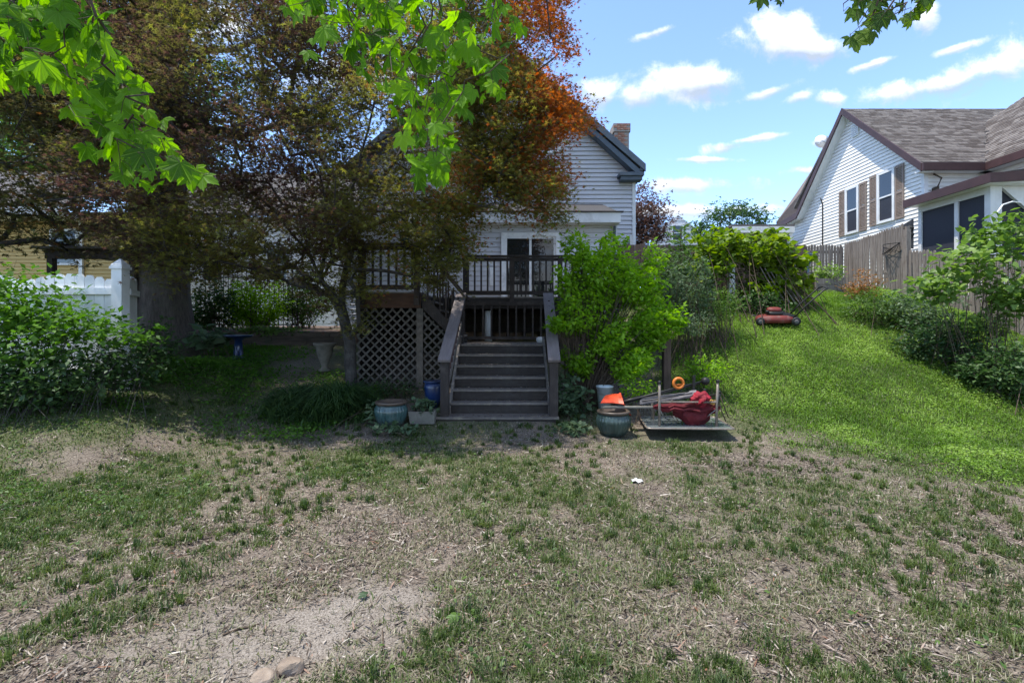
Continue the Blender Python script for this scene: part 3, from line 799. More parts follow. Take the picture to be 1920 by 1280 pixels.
    Y = np.where(k == 0, SY + .02 + edge * .26, np.where(k < 6, SY + RUN * k + .24 - edge * .23, SY + RUN * 6 + .01 + edge * 1.1)); Z = np.where(k == 0, .195, .195 + RISE * np.minimum(k, 6)) + .004
    pos = np.stack([X, Y, Z], -1); link('step_litter', cloud_mesh('step_litter', pos, rots(n, .3, rng, None, .3), rng.uniform(.008, .03, n), 'chip', rng.random(n)), LM['litter'], kind='stuff')
    # grit on the bare patch
    X = rng.uniform(-2.4, .2, 17000); Y = rng.uniform(1.9, 3.3, 17000)
    keep = rng.random(len(X)) < gravel_mask(X, Y); X, Y = X[keep], Y[keep]
    pos = np.stack([X, Y, hgt(X, Y) + .001], -1)
    mm = leaf_mat('grit', [(0, (.02, .018, .016)), (.65, (.08, .07, .06)), (.8, (.28, .25, .23)), (1, (.46, .43, .40))], 0, 1, .0)
    link('gravel', cloud_mesh('gravel', pos, rots(len(X), .6, rng), rng.uniform(.002, .007, len(X)), 'chip', rng.random(len(X))), mm, kind='stuff')


build_ground()


# ---------------------------------------------------------------- siding, roofs
def siding(mb, z0, z1, ul, ur, pitch, to3, lip=.034, gap=.022):
    z = z0
    while z < z1 - 1e-3:
        t = min(z + pitch, z1)
        y = min(z + gap, t - .004)
        a, b, c, d = to3(ul(y), y, lip), to3(ur(y), y, lip), to3(ur(t), t, .003), to3(ul(t), t, .003)
        mb.poly([a, b, c, d]); mb.poly([to3(ul(y), y, -.015), to3(ur(y), y, -.015), b, a]); mb.poly([to3(ul(z), z, -.015), to3(ur(z), z, -.015), to3(ur(y), y, -.015), to3(ul(y), y, -.015)])
        z += pitch


def shingled(name, o, ux, uy, nx_len, ny_len, parent, keep=None, sw=.26, sh=.125, m='shingles'):
    """roof slope of single shingles: origin o at the eave, ux along the eave, uy up the slope (unit vectors)"""
    rng = np.random.default_rng(int(abs(o[0] * 100)) + 3); o = np.array(o); ux = np.array(ux, float); uy = np.array(uy, float)
    nrm = np.cross(ux, uy); nrm = nrm / np.linalg.norm(nrm); nrm = nrm if nrm[2] > 0 else -nrm
    rl = np.array(root_loc(parent)); V = []; rn = []
    for j in range(int(math.ceil(ny_len / sh))):
        v0, v1 = j * sh, min((j + 1) * sh + .02, ny_len)
        x = -rng.uniform(0, sw)
        while x < nx_len:
            w = sw * rng.uniform(.8, 1.25); a, b = max(x, 0) + .004, min(x + w, nx_len) - .004; x += w
            if b - a < .02: continue
            if keep and not keep((a + b) / 2, (v0 + v1) / 2): continue
            lift = .016 + rng.uniform(0, .006)
            p = [o + ux * a + uy * v0, o + ux * b + uy * v0, o + ux * b + uy * v1, o + ux * a + uy * v1]
            V += [p[0] + nrm * .002, p[1] + nrm * .002, p[1] + nrm * lift, p[0] + nrm * lift, p[2] + nrm * .006, p[3] + nrm * .006]; rn.append(rng.random())
    n = len(rn); V = np.array(V) - rl
    Fi = (np.array([(0, 1, 2), (0, 2, 3), (3, 2, 4), (3, 4, 5)])[None] + (np.arange(n) * 6)[:, None, None]).reshape(-1)
    return link(name, tri_mesh(name, V, Fi, np.repeat(np.array(rn), 4)), M[m], parent, kind='stuff')


def window_unit(parent, c, w, h, facing, label=None, frame_w=.07, m='trim'):
    """double-hung window: frame > two sashes' panes, meeting rail; c = centre on the wall, facing '-y' or '-x'"""
    rl = root_loc(parent)

    def bx(mb, u0, u1, z0, z1, d0, d1):
        if facing == '-y': mb.box(c[0] + u0, c[0] + u1, c[1] - d1, c[1] - d0, c[2] + z0, c[2] + z1)
        else: mb.box(c[0] - d1, c[0] - d0, c[1] + u0, c[1] + u1, c[2] + z0, c[2] + z1)
    f = MB(); a, b = w / 2, h / 2
    bx(f, -a, -a + frame_w, -b, b, 0, .06); bx(f, a - frame_w, a, -b, b, 0, .06)
    bx(f, -a + frame_w, a - frame_w, b - frame_w, b, 0, .058); bx(f, -a + frame_w, a - frame_w, -b, -b + frame_w, 0, .075)
    fr = part('window', f, M[m], parent, label=label)
    for s in (0, 1):
        z0, z1 = (-b + frame_w, -.015) if s == 0 else (.015, b - frame_w)
        p = MB(); bx(p, -a + frame_w, a - frame_w, z0, z1, .018 + .012 * s, .03 + .012 * s); part('pane', p, M['screen'] if s == 0 and facing == '-x' else M['glass'], fr)
    sb = MB(); bx(sb, -a + frame_w, a - frame_w, -.025, .025, .031, .05)
    for u in (-a + frame_w, a - frame_w - .025): bx(sb, u, u + .025, -b + frame_w, -.026, .031, .045); bx(sb, u, u + .025, .026, b - frame_w, .043, .052)
    part('sash', sb, M[m], fr)
    return fr


# ---------------------------------------------------------------- the grey house
def build_gray_house():
    h = thing('gray_house', 'grey sided gabled house behind the raised deck, with a brick chimney', 'house', (0, 15, 1.3))
    eL, eR, zE, xR, zR = -5.06, 4.06, 6.5, -.5, 10.49            # roof edge left, right, height there, ridge
    wl, wr = -4.72, 3.80
    lim = lambda z: (zR - .28 - z) / .875
    s = MB()
    siding(s, 1.25, 10.2, lambda z: max(wl, xR - lim(z)), lambda z: min(wr, xR + lim(z)), .135, lambda u, z, d: (u, 15 - d, z))
    part('wall', s, M['siding'], h, kind='stuff')
    b = MB(); b.prism([(wl, 15.02, 1.2), (wr, 15.02, 1.2), (wr, 15.02, 6.45), (xR, 15.02, 10.15), (wl, 15.02, 6.45)], (0, 9, 0)); part('wall_core', b, M['siding'], h)
    s = MB(); siding(s, 1.25, 6.5, lambda z: 15.0, lambda z: 24.0, .135, lambda u, z, d: (wr + .02 + d, u, z)); part('side_wall', s, M['siding'], h, kind='stuff')
    for xc in (wr, wl):
        c = MB(); c.box(xc - .05, xc + .055, 14.955, 15.06, 1.2, 6.4); part('corner_board', c, M['trim'], h)
    # roof slabs, rake boards, soffits
    L_ = math.hypot(eR - xR, zR - zE); uy = (-(eR - xR) / L_, 0, (zR - zE) / L_)
    for sgn in (1, -1):
        ex = xR + sgn * (eR - xR)
        r = MB(); n = Vector((sgn * (zR - zE) / L_, 0, (eR - xR) / L_)) * .16
        r.prism([(ex, 14.62, zE), (ex, 24.4, zE), (xR, 24.4, zR), (xR, 14.62, zR)], -n * .9); part('roof', r, M['oldroof'], h)
        rk = MB(); rk.prism([(ex, 14.56, zE + .03), (xR, 14.56, zR + .03), (xR, 14.56, zR - .23), (ex, 14.56, zE - .19)], (0, .055, 0)); part('rake_board', rk, M['bluetrim'], h)
        rk = MB(); rk.prism([(ex - sgn * .10, 14.62, zE - .17), (xR, 14.62, zR - .24), (xR, 14.62, zR - .34), (ex - sgn * .20, 14.62, zE - .29)], (0, .34, 0)); part('rake_soffit', rk, M['bluetrim'], h)
        g = MB(); g.box(min(ex, ex - sgn * .16), max(ex, ex - sgn * .16), 14.6, 24.4, zE - .16, zE - .02); g.box(min(ex - sgn * .02, ex - sgn * .42), max(ex - sgn * .02, ex - sgn * .42), 14.66, 24.3, zE - .28, zE - .17); part('eave', g, M['bluetrim'], h)
        e = MB(); x0, x1 = sorted((ex - sgn * .05, ex - sgn * .78)); e.box(x0, x1, 14.60, 14.98, zE - .30, zE - .20); e.box(x0 + .05, x1 - .03, 14.66, 14.97, zE - .42, zE - .30); part('eave_return', e, M['bluetrim'], h)
    shingled('roof_shingles', (eR, 14.62, zE + .01), (0, 1, 0), uy, 9.7, L_, h)
    window_unit(h, (-.0 + 1.02, 14.985, 7.62), .9, 1.25, '-y')
    b = MB(); x, _, z = P(1049, 273, 14.97); b.box(x - .14, x + .14, 14.90, 14.98, z - .14, z + .14); b.box(x - .11, x + .11, 14.885, 14.90, z - .11, z + .11); part('vent_box', b, M['trim'], h)
    b = MB(); x, _, z = P(1184, 455, 14.9); b.box(x - .06, x + .04, 14.86, 14.97, z - .25, z + .22); part('meter_box', b, M['metal'], h)
    # chimney: core in mortar, every face course of brick
    ch = MB(); x0, x1, y0, y1, zt = 3.50, 4.0, 16.4, 16.95, 8.52
    ch.box(x0, x1, y0, y1, 5.5, zt - .28); ch.box(x0 - .04, x1 + .04, y0 - .04, y1 + .04, zt - .28, zt); cm = part('chimney', ch, M['mortar'], h)
    bk = MB(); bk.box(0, .215, -.012, .012, 0, .062); bme = bk.mesh('brick'); pl = []; z = 6.35; k = 0
    while z < zt - .06:
        g = .04 if z > zt - .29 else 0; x = x0 - g + (0.0 if k % 2 else -.11)
        while x < x1 + g - .05:
            if x >= x0 - g - .001 and x + .215 <= x1 + g + .03: pl.append((x, y0 - g - .004, z))
            x += .228
        z += .075; k += 1
    repeat('brick', bme, M['brick'], cm, pl)
    # rear extension with the low roof
    e = MB(); xl, xr = -4.75, 2.93
    siding(e, 1.25, 4.50, lambda z: xl, lambda z: xr, .135, lambda u, z, d: (u, 13.5 - d, z)); part('extension_wall', e, M['siding'], h, kind='stuff')
    e = MB(); e.box(xl, xr - .002, 13.502, 14.98, 1.2, 4.5); part('extension_core', e, M['siding'], h)
    e = MB(); e.box(xr - .10, xr + .012, 13.44, 13.54, 1.2, 4.44); part('corner_board', e, M['siding'], h)
    e = MB(); e.prism([(xl - .1, 13.10, 4.66), (xr + .02, 13.10, 4.66), (xr - .12, 14.97, 5.36), (xl - .1, 14.97, 5.36)], (0, 0, .05)); part('extension_roof', e, M['greyroof'], h)
    e = MB(); e.box(xl - .1, xr + .03, 13.06, 13.10, 4.43, 4.70); part('fascia', e, M['trim'], h)
    e = MB(); e.box(xl - .1, xr + .03, 13.10, 13.50, 4.44, 4.48); part('soffit', e, M['trim'], h)
    e = MB(); e.box(xl - .14, xr + .10, 13.02, 13.10, 4.702, 4.735); part('drip_edge', e, M['darkroof'], h)
    # sliding door
    x0, x1, zt, zb = -.30, 1.33, 4.22, 2.27
    d = MB(); w = .10
    d.box(x0, x0 + w, 13.40, 13.48, zb, zt); d.box(x1 - w, x1, 13.40, 13.48, zb, zt); d.box(x0 + w, x1 - w, 13.402, 13.48, zt - w, zt); d.box(x0 + w, x1 - w, 13.402, 13.48, zb, zb + .06)
    dr = part('sliding_door', d, M['trim'], h)
    xm = (x0 + x1) / 2
    for k, (a, b_, yy) in enumerate(((x0 + w, xm + .03, 13.42), (xm - .03, x1 - w, 13.445))):
        f = MB(); q = .062
        f.box(a, a + q, yy, yy + .022, zb + .06, zt - w); f.box(b_ - q, b_, yy, yy + .022, zb + .06, zt - w); f.box(a + q, b_ - q, yy + .001, yy + .022, zt - w - q, zt - w); f.box(a + q, b_ - q, yy + .001, yy + .022, zb + .06, zb + .06 + q)
        part('door_frame', f, M['trim'], dr)
        g = MB(); g.box(a + q, b_ - q, yy + .008, yy + .014, zb + .06 + q, zt - w - q); part('door_glass', g, M['doorglass'], dr)
    hd = MB(); hd.tube([(-.09, 13.40, 3.22), (-.09, 13.36, 3.26), (-.09, 13.36, 3.5), (-.09, 13.40, 3.54)], .012, 6); part('door_handle', hd, M['trim'], dr)
    g = MB(); g.tube([(2.86, 13.36, 4.4), (2.86, 13.40, 4.0), (2.86, 13.40, 1.6)], .04, 8); part('downspout', g, M['bluetrim'], h)
    b = MB(); b.box(-.62, -.50, 13.44, 13.48, 2.75, 3.25); part('siding_patch', b, M['trim'], h)
    return h


def build_white_house():
    h = thing('white_house', 'white sided house with brown trim and taupe shutters beyond the fence', 'house', (13, 16, 2.6))
    X = 12.7
    prof = lambda z: (18.0 - (9.50 - z) / .93, min(18.0 + (9.50 - z) / .93, 22.6 if z < 6.35 else 99))
    s = MB()
    siding(s, 2.4, 9.4, lambda z: max(14.8, prof(z)[0]), lambda z: 22.3 if z < 6.1 else min(22.3, 18.0 + (9.50 - z) / .93), .125, lambda u, z, d: (X - d, u, z), .022, .010)
    part('gable_wall', s, M['whitesiding'], h, kind='stuff')
    c = MB(); c.prism([(X + .02, 14.8, 2.2), (X + .02, 22.4, 2.2), (X + .02, 22.4, 6.1), (X + .02, 18, 9.45), (X + .02, 14.8, 6.5)], (9, 0, 0)); part('wall_core', c, M['whitesiding'], h)
    s = MB(); siding(s, 2.4, 6.6, lambda z: X, lambda z: 14.6, .125, lambda u, z, d: (u, 14.8 - d, z), .03); part('front_wall', s, M['whitesiding'], h, kind='stuff')
    s = MB(); siding(s, 2.4, 6.65, lambda z: 9.0, lambda z: 14.78, .125, lambda u, z, d: (14.62 - d, u, z), .016); part('wing_wall', s, M['whitesiding'], h, kind='stuff')
    c = MB(); c.box(14.64, 22, 8.9, 14.7, 2.2, 6.6); part('wing_core', c, M['whitesiding'], h)
    c = MB(); c.box(X - .03, X + .09, 14.75, 14.86, 2.3, 6.55); part('corner_board', c, M['white'], h)
    # main roof: eaves at Y=14.5, ridge at Y=18, running along X
    oh = 12.38; n = np.hypot(3.5, 3.25); uyf = np.array((0, 3.5, 3.25)) / n
    zE, zR = 6.50, 9.75
    r = MB(); r.prism([(oh, 14.5, zE), (23, 14.5, zE), (23, 18, zR), (oh, 18, zR)], (0, 0, -.10)); part('roof', r, M['oldroof'], h)
    shingled('roof_shingles', (oh, 14.5, zE), (1, 0, 0), uyf, 7.6, n, h, keep=lambda a, v: v * 3.5 / n > 2.45 or a + oh < 14.3 + v * 3.5 / n + .02)
    r = MB(); r.prism([(oh, 18, zR), (23, 18, zR), (23, 22.1, zR - 3.8), (oh, 21.1, zR - 2.88)], (0, 0, -.10)); part('rear_roof', r, M['oldroof'], h)
    # rear slope flares out into a lower roof that shows left of the rake
    a, b_, c_, d_ = P(1455, 417, 22.6), P(1541, 292, 21.6), P(1503, 398, 20.9), P(1490, 412, 21.6)
    r = MB(); r.prism([a, d_, c_, (c_[0] + .1, c_[1] - .4, c_[2] + 1.2), b_], (.12, .1, -.14)); part('lower_roof', r, M['brownroof'], h)
    # rake boards (gable facing the yard) and eave board
    for (p, q) in (((14.5, zE), (18, zR)), ((18, zR), (20.9, 6.52)), ((20.9, 6.52), (22.6, 6.34))):
        k = MB(); k.prism([(oh - .03, p[0], p[1] + .03), (oh - .03, q[0], q[1] + .03), (oh - .03, q[0], q[1] - .22), (oh - .03, p[0], p[1] - .22)], (.045, 0, 0)); part('rake_board', k, M['browntrim'], h)
        k = MB(); k.prism([(oh + .02, p[0], p[1] - .16), (oh + .02, q[0], q[1] - .16), (oh + .02, q[0], q[1] - .24), (oh + .02, p[0], p[1] - .24)], (.32, 0, 0)); part('rake_soffit', k, M['white'], h)
    k = MB(); k.box(oh - .02, 14.30, 14.42, 14.5, zE - .20, zE + .03); part('gutter', k, M['browntrim'], h)
    k = MB(); k.box(oh + .02, 14.60, 14.5, 14.78, zE - .20, zE - .15); part('eave_soffit', k, M['white'], h)
    k = MB(); k.box(14.22, 14.30, 8.8, 14.418, zE - .20, zE + .03); part('gutter', k, M['browntrim'], h)
    k = MB(); k.box(14.30, 14.62, 8.8, 14.8, zE - .20, zE - .15); part('eave_soffit', k, M['white'], h)
    # wing roof, ridge along Y
    n2 = math.hypot(1, .93); ux = np.array((1, 0, .93)) / n2; top = 5.6
    r = MB(); r.prism([(14.3, 8.8, zE), (14.3, 14.5, zE), (16.8, 17.0, zE + 2.5 * .93), (14.3 + top, 14.05, zE + top * .93), (14.3 + top, 8.8, zE + top * .93)], (0, 0, -.10)); part('wing_roof', r, M['oldroof'], h)
    shingled('wing_shingles', (14.3, 8.8, zE + .01), (0, 1, 0), ux, 9.8, top * n2, h, keep=lambda a, v: a + 8.8 < (14.5 + v / n2 + .02 if v / n2 < 2.5 else 17.0 - (v / n2 - 2.5) * .95))
    # windows with shutters on the gable
    for yc, zc in ((19.05, 5.85), (16.6, 5.85)):
        pass
    def on_wall(x): return X * F / (x - 960)
    for (xl_, xr_, zc, hh) in ((1587, 1612.6, 5.93, 1.75), (1647, 1680, 6.0, 1.75)):
        ya, yb = on_wall(xr_), on_wall(xl_)
        window_unit(h, (X - .01, (ya + yb) / 2, zc), yb - ya, hh, '-x', frame_w=.085, m='white')
        for sy, y0 in ((1, yb + .012), (-1, ya - .012)):
            sh = MB(); w = .35; y0, y1 = (y0, y0 + w) if sy > 0 else (y0 - w, y0)
            sh.box(X - .05, X - .02, y0, y0 + .06, zc - hh / 2, zc + hh / 2); sh.box(X - .05, X - .02, y1 - .06, y1, zc - hh / 2, zc + hh / 2)
            for z in (zc - hh / 2, zc - .04, zc + hh / 2 - .08): sh.box(X - .05, X - .02, y0 + .06, y1 - .06, z, z + .08)
            so = part('shutter', sh, M['shutter'], h)
            sl = MB(); sl.box(X - .045, X - .022, y0 + .06, y1 - .06, -.022, .022); zz = zc - hh / 2 + .11
            me = MB().prism([(X - .046, y0 + .06, 0), (X - .046, y1 - .06, 0), (X - .024, y1 - .06, .035), (X - .024, y0 + .06, .035)], (.004, 0, .012)).mesh('slat', root_loc(h))
            pl = []
            while zz < zc + hh / 2 - .12:
                if abs(zz - zc) > .06: pl.append(tuple(root_loc(h) + Vector((0, 0, zz))))
                zz += .05
            repeat('slat', me, M['shutter'], so, pl)
    x, y, z = X - .03, on_wall(1605), 8.85
    v = MB(); v.box(X - .06, X - .01, y - .17, y + .17, z - .24, z + .24); vo = part('gable_vent', v, M['white'], h)
    v = MB()
    for k in range(6): v.box(X - .075, X - .06, y - .13, y + .13, z - .20 + k * .07, z - .165 + k * .07)
    part('vent_louvre', v, M['trim'], vo)
    y = on_wall(1544); c = MB(); c.tube([(X - .04, y, 2.4), (X - .04, y, 6.6), (X - .06, y + .1, 6.85)], .022, 6); part('cable_conduit', c, M['black'], h)
    # bracket under the eave
    c = MB(); c.tube([(12.95, 14.74, 6.28), (13.02, 14.55, 6.1), (12.95, 14.6, 5.85)], .025, 6); c.box(12.9, 13.0, 14.6, 14.75, 5.62, 5.85); part('eave_lamp', c, M['twig'], h)
    # screened porch on the corner
    X0, Y0, Y1, zf = 12.38, 12.42, 14.78, 5.28
    sl = .16
    pr = MB(); pr.prism([(X0 - .30, Y0 - .30, zf + .12), (X0 - .30, Y1 - .02, zf + .12), (16, Y1 - .02, zf + .12 + 3.9 * sl), (16, Y0 - .30, zf + .12 + 3.9 * sl)], (0, 0, .05)); po = part('porch_roof', pr, M['darkroof'], h)
    k = MB(); k.box(X0 - .36, X0 - .30, Y0 - .36, Y1 - .02, zf - .05, zf + .19); k.prism([(X0 - .298, Y0 - .36, zf - .05), (16, Y0 - .36, zf - .05 + 3.9 * sl * .35), (16, Y0 - .36, zf + .19 + 3.9 * sl * .35), (X0 - .298, Y0 - .36, zf + .19)], (0, .06, 0)); part('porch_fascia', k, M['browntrim'], h)
    k = MB(); k.box(X0 - .298, 16, Y0 - .29, Y1 - .03, zf - .04, zf); part('porch_soffit', k, M['white'], h)
    w = MB()
    for yy in (Y0, 13.33, 14.52): w.box(X0, X0 + .11, yy, yy + (.16 if yy == Y0 else .11), 2.4, zf - .042)
    w.box(X0 + .005, X0 + .10, Y0 + .16, Y1 - .15, zf - .22, zf - .042); w.box(X0 + .005, X0 + .10, Y0 + .16, Y1 - .15, 3.35, 3.50)
    part('porch_posts', w, M['white'], h)
    for a, b in ((Y0 + .16, 13.33), (13.44, 14.52)):
        q = MB(); q.box(X0 + .04, X0 + .05, a, b, 3.5, zf - .22); part('porch_screen', q, M['screen'], h)
    s = MB(); siding(s, 2.3, 3.36, lambda z: Y0, lambda z: Y1, .125, lambda u, z, d: (X0 + .02 - d, u, z), .014); part('porch_kneewall', s, M['whitesiding'], h, kind='stuff')
    w = MB(); w.box(X0 + .112, X0 + .30, Y0 + .002, Y0 + .14, 2.4, zf - .044)
    w.box(X0 + 1.0, X0 + 1.1, Y0 + .02, Y0 + .12, 2.4, zf - .6); w.box(X0 + .30, 16, Y0 + .03, Y0 + .11, 3.3, 3.45); w.prism([(X0 + .30, Y0 + .03, zf - .044), (15.9, Y0 + .03, zf - .044), (15.9, Y0 + .03, 3.9), (X0 + 1.1, Y0 + .03, 4.55)], (0, .08, 0)); part('porch_front_frame', w, M['white'], h)
    q = MB(); q.box(X0 + .30, 16, Y0 + .13, Y0 + .14, 3.45, zf - .05); part('porch_screen', q, M['screen'], h)
    s = MB(); siding(s, 2.3, 3.3, lambda z: X0 + .30, lambda z: 16, .125, lambda u, z, d: (u, Y0 + .04 - d, z), .014); part('porch_kneewall', s, M['whitesiding'], h, kind='stuff')
    c = MB(); c.tube([P(1870, 398, 12.0), P(1880, 384, 12.05), P(1898, 378, 12.1), P(1915, 380, 12.2)], .018, 6); part('porch_bracket', c, M['white'], h)
    c = MB(); c.prism([P(1682, 428, 14.0), P(1712, 410, 14.2), P(1712, 466, 14.2), P(1690, 464, 14.0)], (.06, .05, 0)); part('porch_gate_panel', c, M['greycloth'], h)
    lm = thing('porch_lantern', 'pair of small dark lanterns fixed beside the porch post', 'lantern', P(1706, 436, 14.1))
    for dz in (429, 441):
        x, y, z = P(1706, dz, 14.05); q = MB(); q.lathe([(.02, -.11), (.08, -.07), (.10, .02), (.05, .08), (.015, .11)], (x, y, z), 8); part('lamp_body', q, M['black'], lm)
        q = MB(); q.bar((x, y, z + .06), (x + .16, y + .1, z + .06), .02, .02); part('lamp_arm', q, M['black'], lm)
    # dish on the roof edge
    d = thing('satellite_dish', 'pale satellite dish on a thin pole behind the white house roof edge', 'satellite dish', P(1549, 300, 21.6))
    x, y, z = P(1540, 266, 21.6); q = MB(); rings = []
    for k in range(6):
        r_ = .36 * k / 5 + .005; rings.append([(x - .10 + r_ * math.cos(t) * .9 - .0 + .10 * (r_ / .36) ** 2, y - .12 * (r_ / .36) ** 2 + .1, z + r_ * math.sin(t) * .8) for t in np.linspace(0, 2 * math.pi, 20, endpoint=False)])
    q.loft(rings); part('dish', q, M['white'], d, True)
    q = MB(); q.tube([P(1549, 310, 21.6), P(1550, 256, 21.6)], .035, 6); q.tube([P(1550, 268, 21.6), P(1540, 264, 21.4), P(1535, 272, 21.2)], .02, 5); part('pole', q, M['metal'], d)


def build_far_buildings():
    # white carport by the far fence
    c = thing('white_carport', 'white flat roofed carport between the grapevine and the white house', 'carport', (9.5, 20, 2.8))
    x0, y0, z0 = P(1372, 436, 20); x1, _, z1 = P(1490, 422, 20)
    r = MB(); r.box(x0, x1, 20, 23, z1 - .06, z1 + .03); part('roof', r, M['oldroof'], c)
    r = MB(); r.box(x0 + .02, x1 - .02, 19.96, 20.0, z1 - .32, z1 - .062); part('fascia', r, M['white'], c)
    r = MB(); r.box(x0 + .05, x1 - .05, 20.02, 22.9, z1 - .33, z1 - .27); part('soffit', r, M['whitesiding'], c)
    q = MB(); q.box(-.07, .07, -.07, .07, 2.5, z1 - .33); me = q.mesh('post')
    repeat('post', me, M['white'], c, [(x0 + .12, 20.1, 0), (x1 - .14, 20.1, 0)])
    q = MB(); q.box(x0 + .1, x1 - .1, 22.6, 22.7, 2.5, z1 - .33); part('back_wall', q, M['brownwood'], c)
    q = MB(); q.box(x1 - .3, x1 - .2, 20.2, 22.6, 2.5, z1 - .33); part('side_wall', q, M['brownwood'], c)
    # far white gable
    f = thing('far_white_house', 'distant pale gabled house seen between the plum tree and the vine', 'house', (11, 36, 2))
    a = P(1224, 440, 36); b = P(1272, 404, 36); d = P(1322, 440, 36)
    s = MB(); siding(s, 2.0, b[2] - .1, lambda z: a[0] + max(0, (z - a[2])) * (b[0] - a[0]) / (b[2] - a[2]), lambda z: d[0] - max(0, (z - a[2])) * (d[0] - b[0]) / (b[2] - a[2]), .3, lambda u, z, dd: (u, 36 - dd, z), .02); part('wall', s, M['siding'], f, kind='stuff')
    r = MB(); r.prism([a, b, (b[0], b[1], b[2] - .25), (a[0], a[1], a[2] - .25)], (0, 8, 0)); r.prism([b, d, (d[0], d[1], d[2] - .25), (b[0], b[1], b[2] - .25)], (0, 8, 0)); part('roof', r, M['oldroof'], f)
    window_unit(f, (P(1270, 428, 36)[0], 35.97, 8.6), .9, 1.2, '-y')
    # yellow house, left
    y = thing('yellow_house', 'yellow sided house with white eaves seen behind the left fence', 'house', (-15, 16, 1.5))
    x0, _, _ = P(-120, 400, 16); x1, _, _ = P(253, 400, 16)
    zt = P(0, 398, 16)[2]
    s = MB(); siding(s, 1.3, zt, lambda z: x0, lambda z: x1, .12, lambda u, z, d: (u, 16 - d, z)); part('wall', s, M['yellow'], y, kind='stuff')
    q = MB(); q.box(x0, x1 - .01, 16.01, 17.3, 1.3, zt); part('wall_core', q, M['yellow'], y)
    q = MB(); q.box(x1 - .05, x1 + .08, 15.93, 16.05, 1.3, zt); part('corner_board', q, M['white'], y)
    e = MB(); ya, za = 15.2, P(0, 404, 15.2)[2]
    e.box(x0 - .4, x1 - 1.6, ya, 16.0, za - .02, za + .12); e.box(x0 - .4, x1 - 1.55, ya - .1, ya, za + .0, za + .26); part('eave', e, M['white'], y)
    e = MB(); e.prism([(x0 - .4, ya - .1, za + .27), (x1 - 1.4, ya - .1, za + .27), (x1 - 3.2, 18, za + 2.2), (x0 - .4, 18, za + 2.2)], (0, 0, .1)); part('roof', e, M['oldroof'], y)
    e = MB(); e.box(x1 - 1.6, x1 + .3, 15.7, 16.0, za - .35, za - .2); part('porch_trim', e, M['browntrim'], y)
    xa, _, za_ = P(122, 458, 15.98); window_unit(y, (xa, 15.98, za_ - .1), .95, 1.2, '-y')
    e = MB(); xa = P(147, 0, 15.9)[0]; e.box(xa, xa + .12, 15.9, 15.98, 1.4, zt - .2); part('window_trim', e, M['white'], y)
    # dark pergola beam in front of it
    b = thing('pergola', 'dark timber pergola beam crossing in front of the yellow house', 'pergola', (-9.5, 10.5, 1.2))
    xa, _, zb = P(92, 478, 10.5); xb = P(262, 478, 10.5)[0]
    q = MB(); q.box(xa, xb, 10.4, 10.52, zb - .09, zb + .10); part('beam', q, M['deck'], b)
    q = MB(); q.box(xa - .1, xb - .2, 10.2, 12.2, zb + .102, zb + .15); part('roof_boards', q, M['oldroof'], b)
    q = MB(); q.box(-.06, .06, -.06, .06, 0, zb - 1.0 - .09); me = q.mesh('post'); repeat('post', me, M['deck'], b, [(xa + .1, 10.46, 1.0), (xb - .1, 10.46, 1.0)])
    # white neighbour house behind the trees
    n = thing('white_neighbour_house', 'white sided house glimpsed through the dark maple foliage', 'house', (-9, 21, 1.5))
    x0, x1 = P(300, 0, 21)[0], P(660, 0, 21)[0]
    s = MB(); siding(s, 1.3, 6.4, lambda z: x0, lambda z: x1, .14, lambda u, z, d: (u, 21 - d, z)); part('wall', s, M['whitesiding'], n, kind='stuff')
    q = MB(); q.prism([(x0 - .4, 20.5, 6.3), (x1 + .4, 20.5, 6.3), (x1 + .4, 25, 9.4), (x0 - .4, 25, 9.4)], (0, 0, .15)); part('roof', q, M['oldroof'], n)
    q = MB(); q.box(x0 + .02, x1 - .02, 21.02, 29, 1.3, 6.3); part('wall_core', q, M['whitesiding'], n)
    window_unit(n, (P(520, 0, 21)[0], 20.98, 4.3), 1.0, 1.5, '-y'); window_unit(n, (P(400, 0, 21)[0], 20.98, 4.3), 1.0, 1.5, '-y')


build_gray_house(); build_white_house(); build_far_buildings()


# ---------------------------------------------------------------- steps and deck
RISE, RUN, SY = 0.1785, 0.273, 7.46
ZL = .195 + 6 * RISE        # landing height
ZD = 2.25                   # deck height


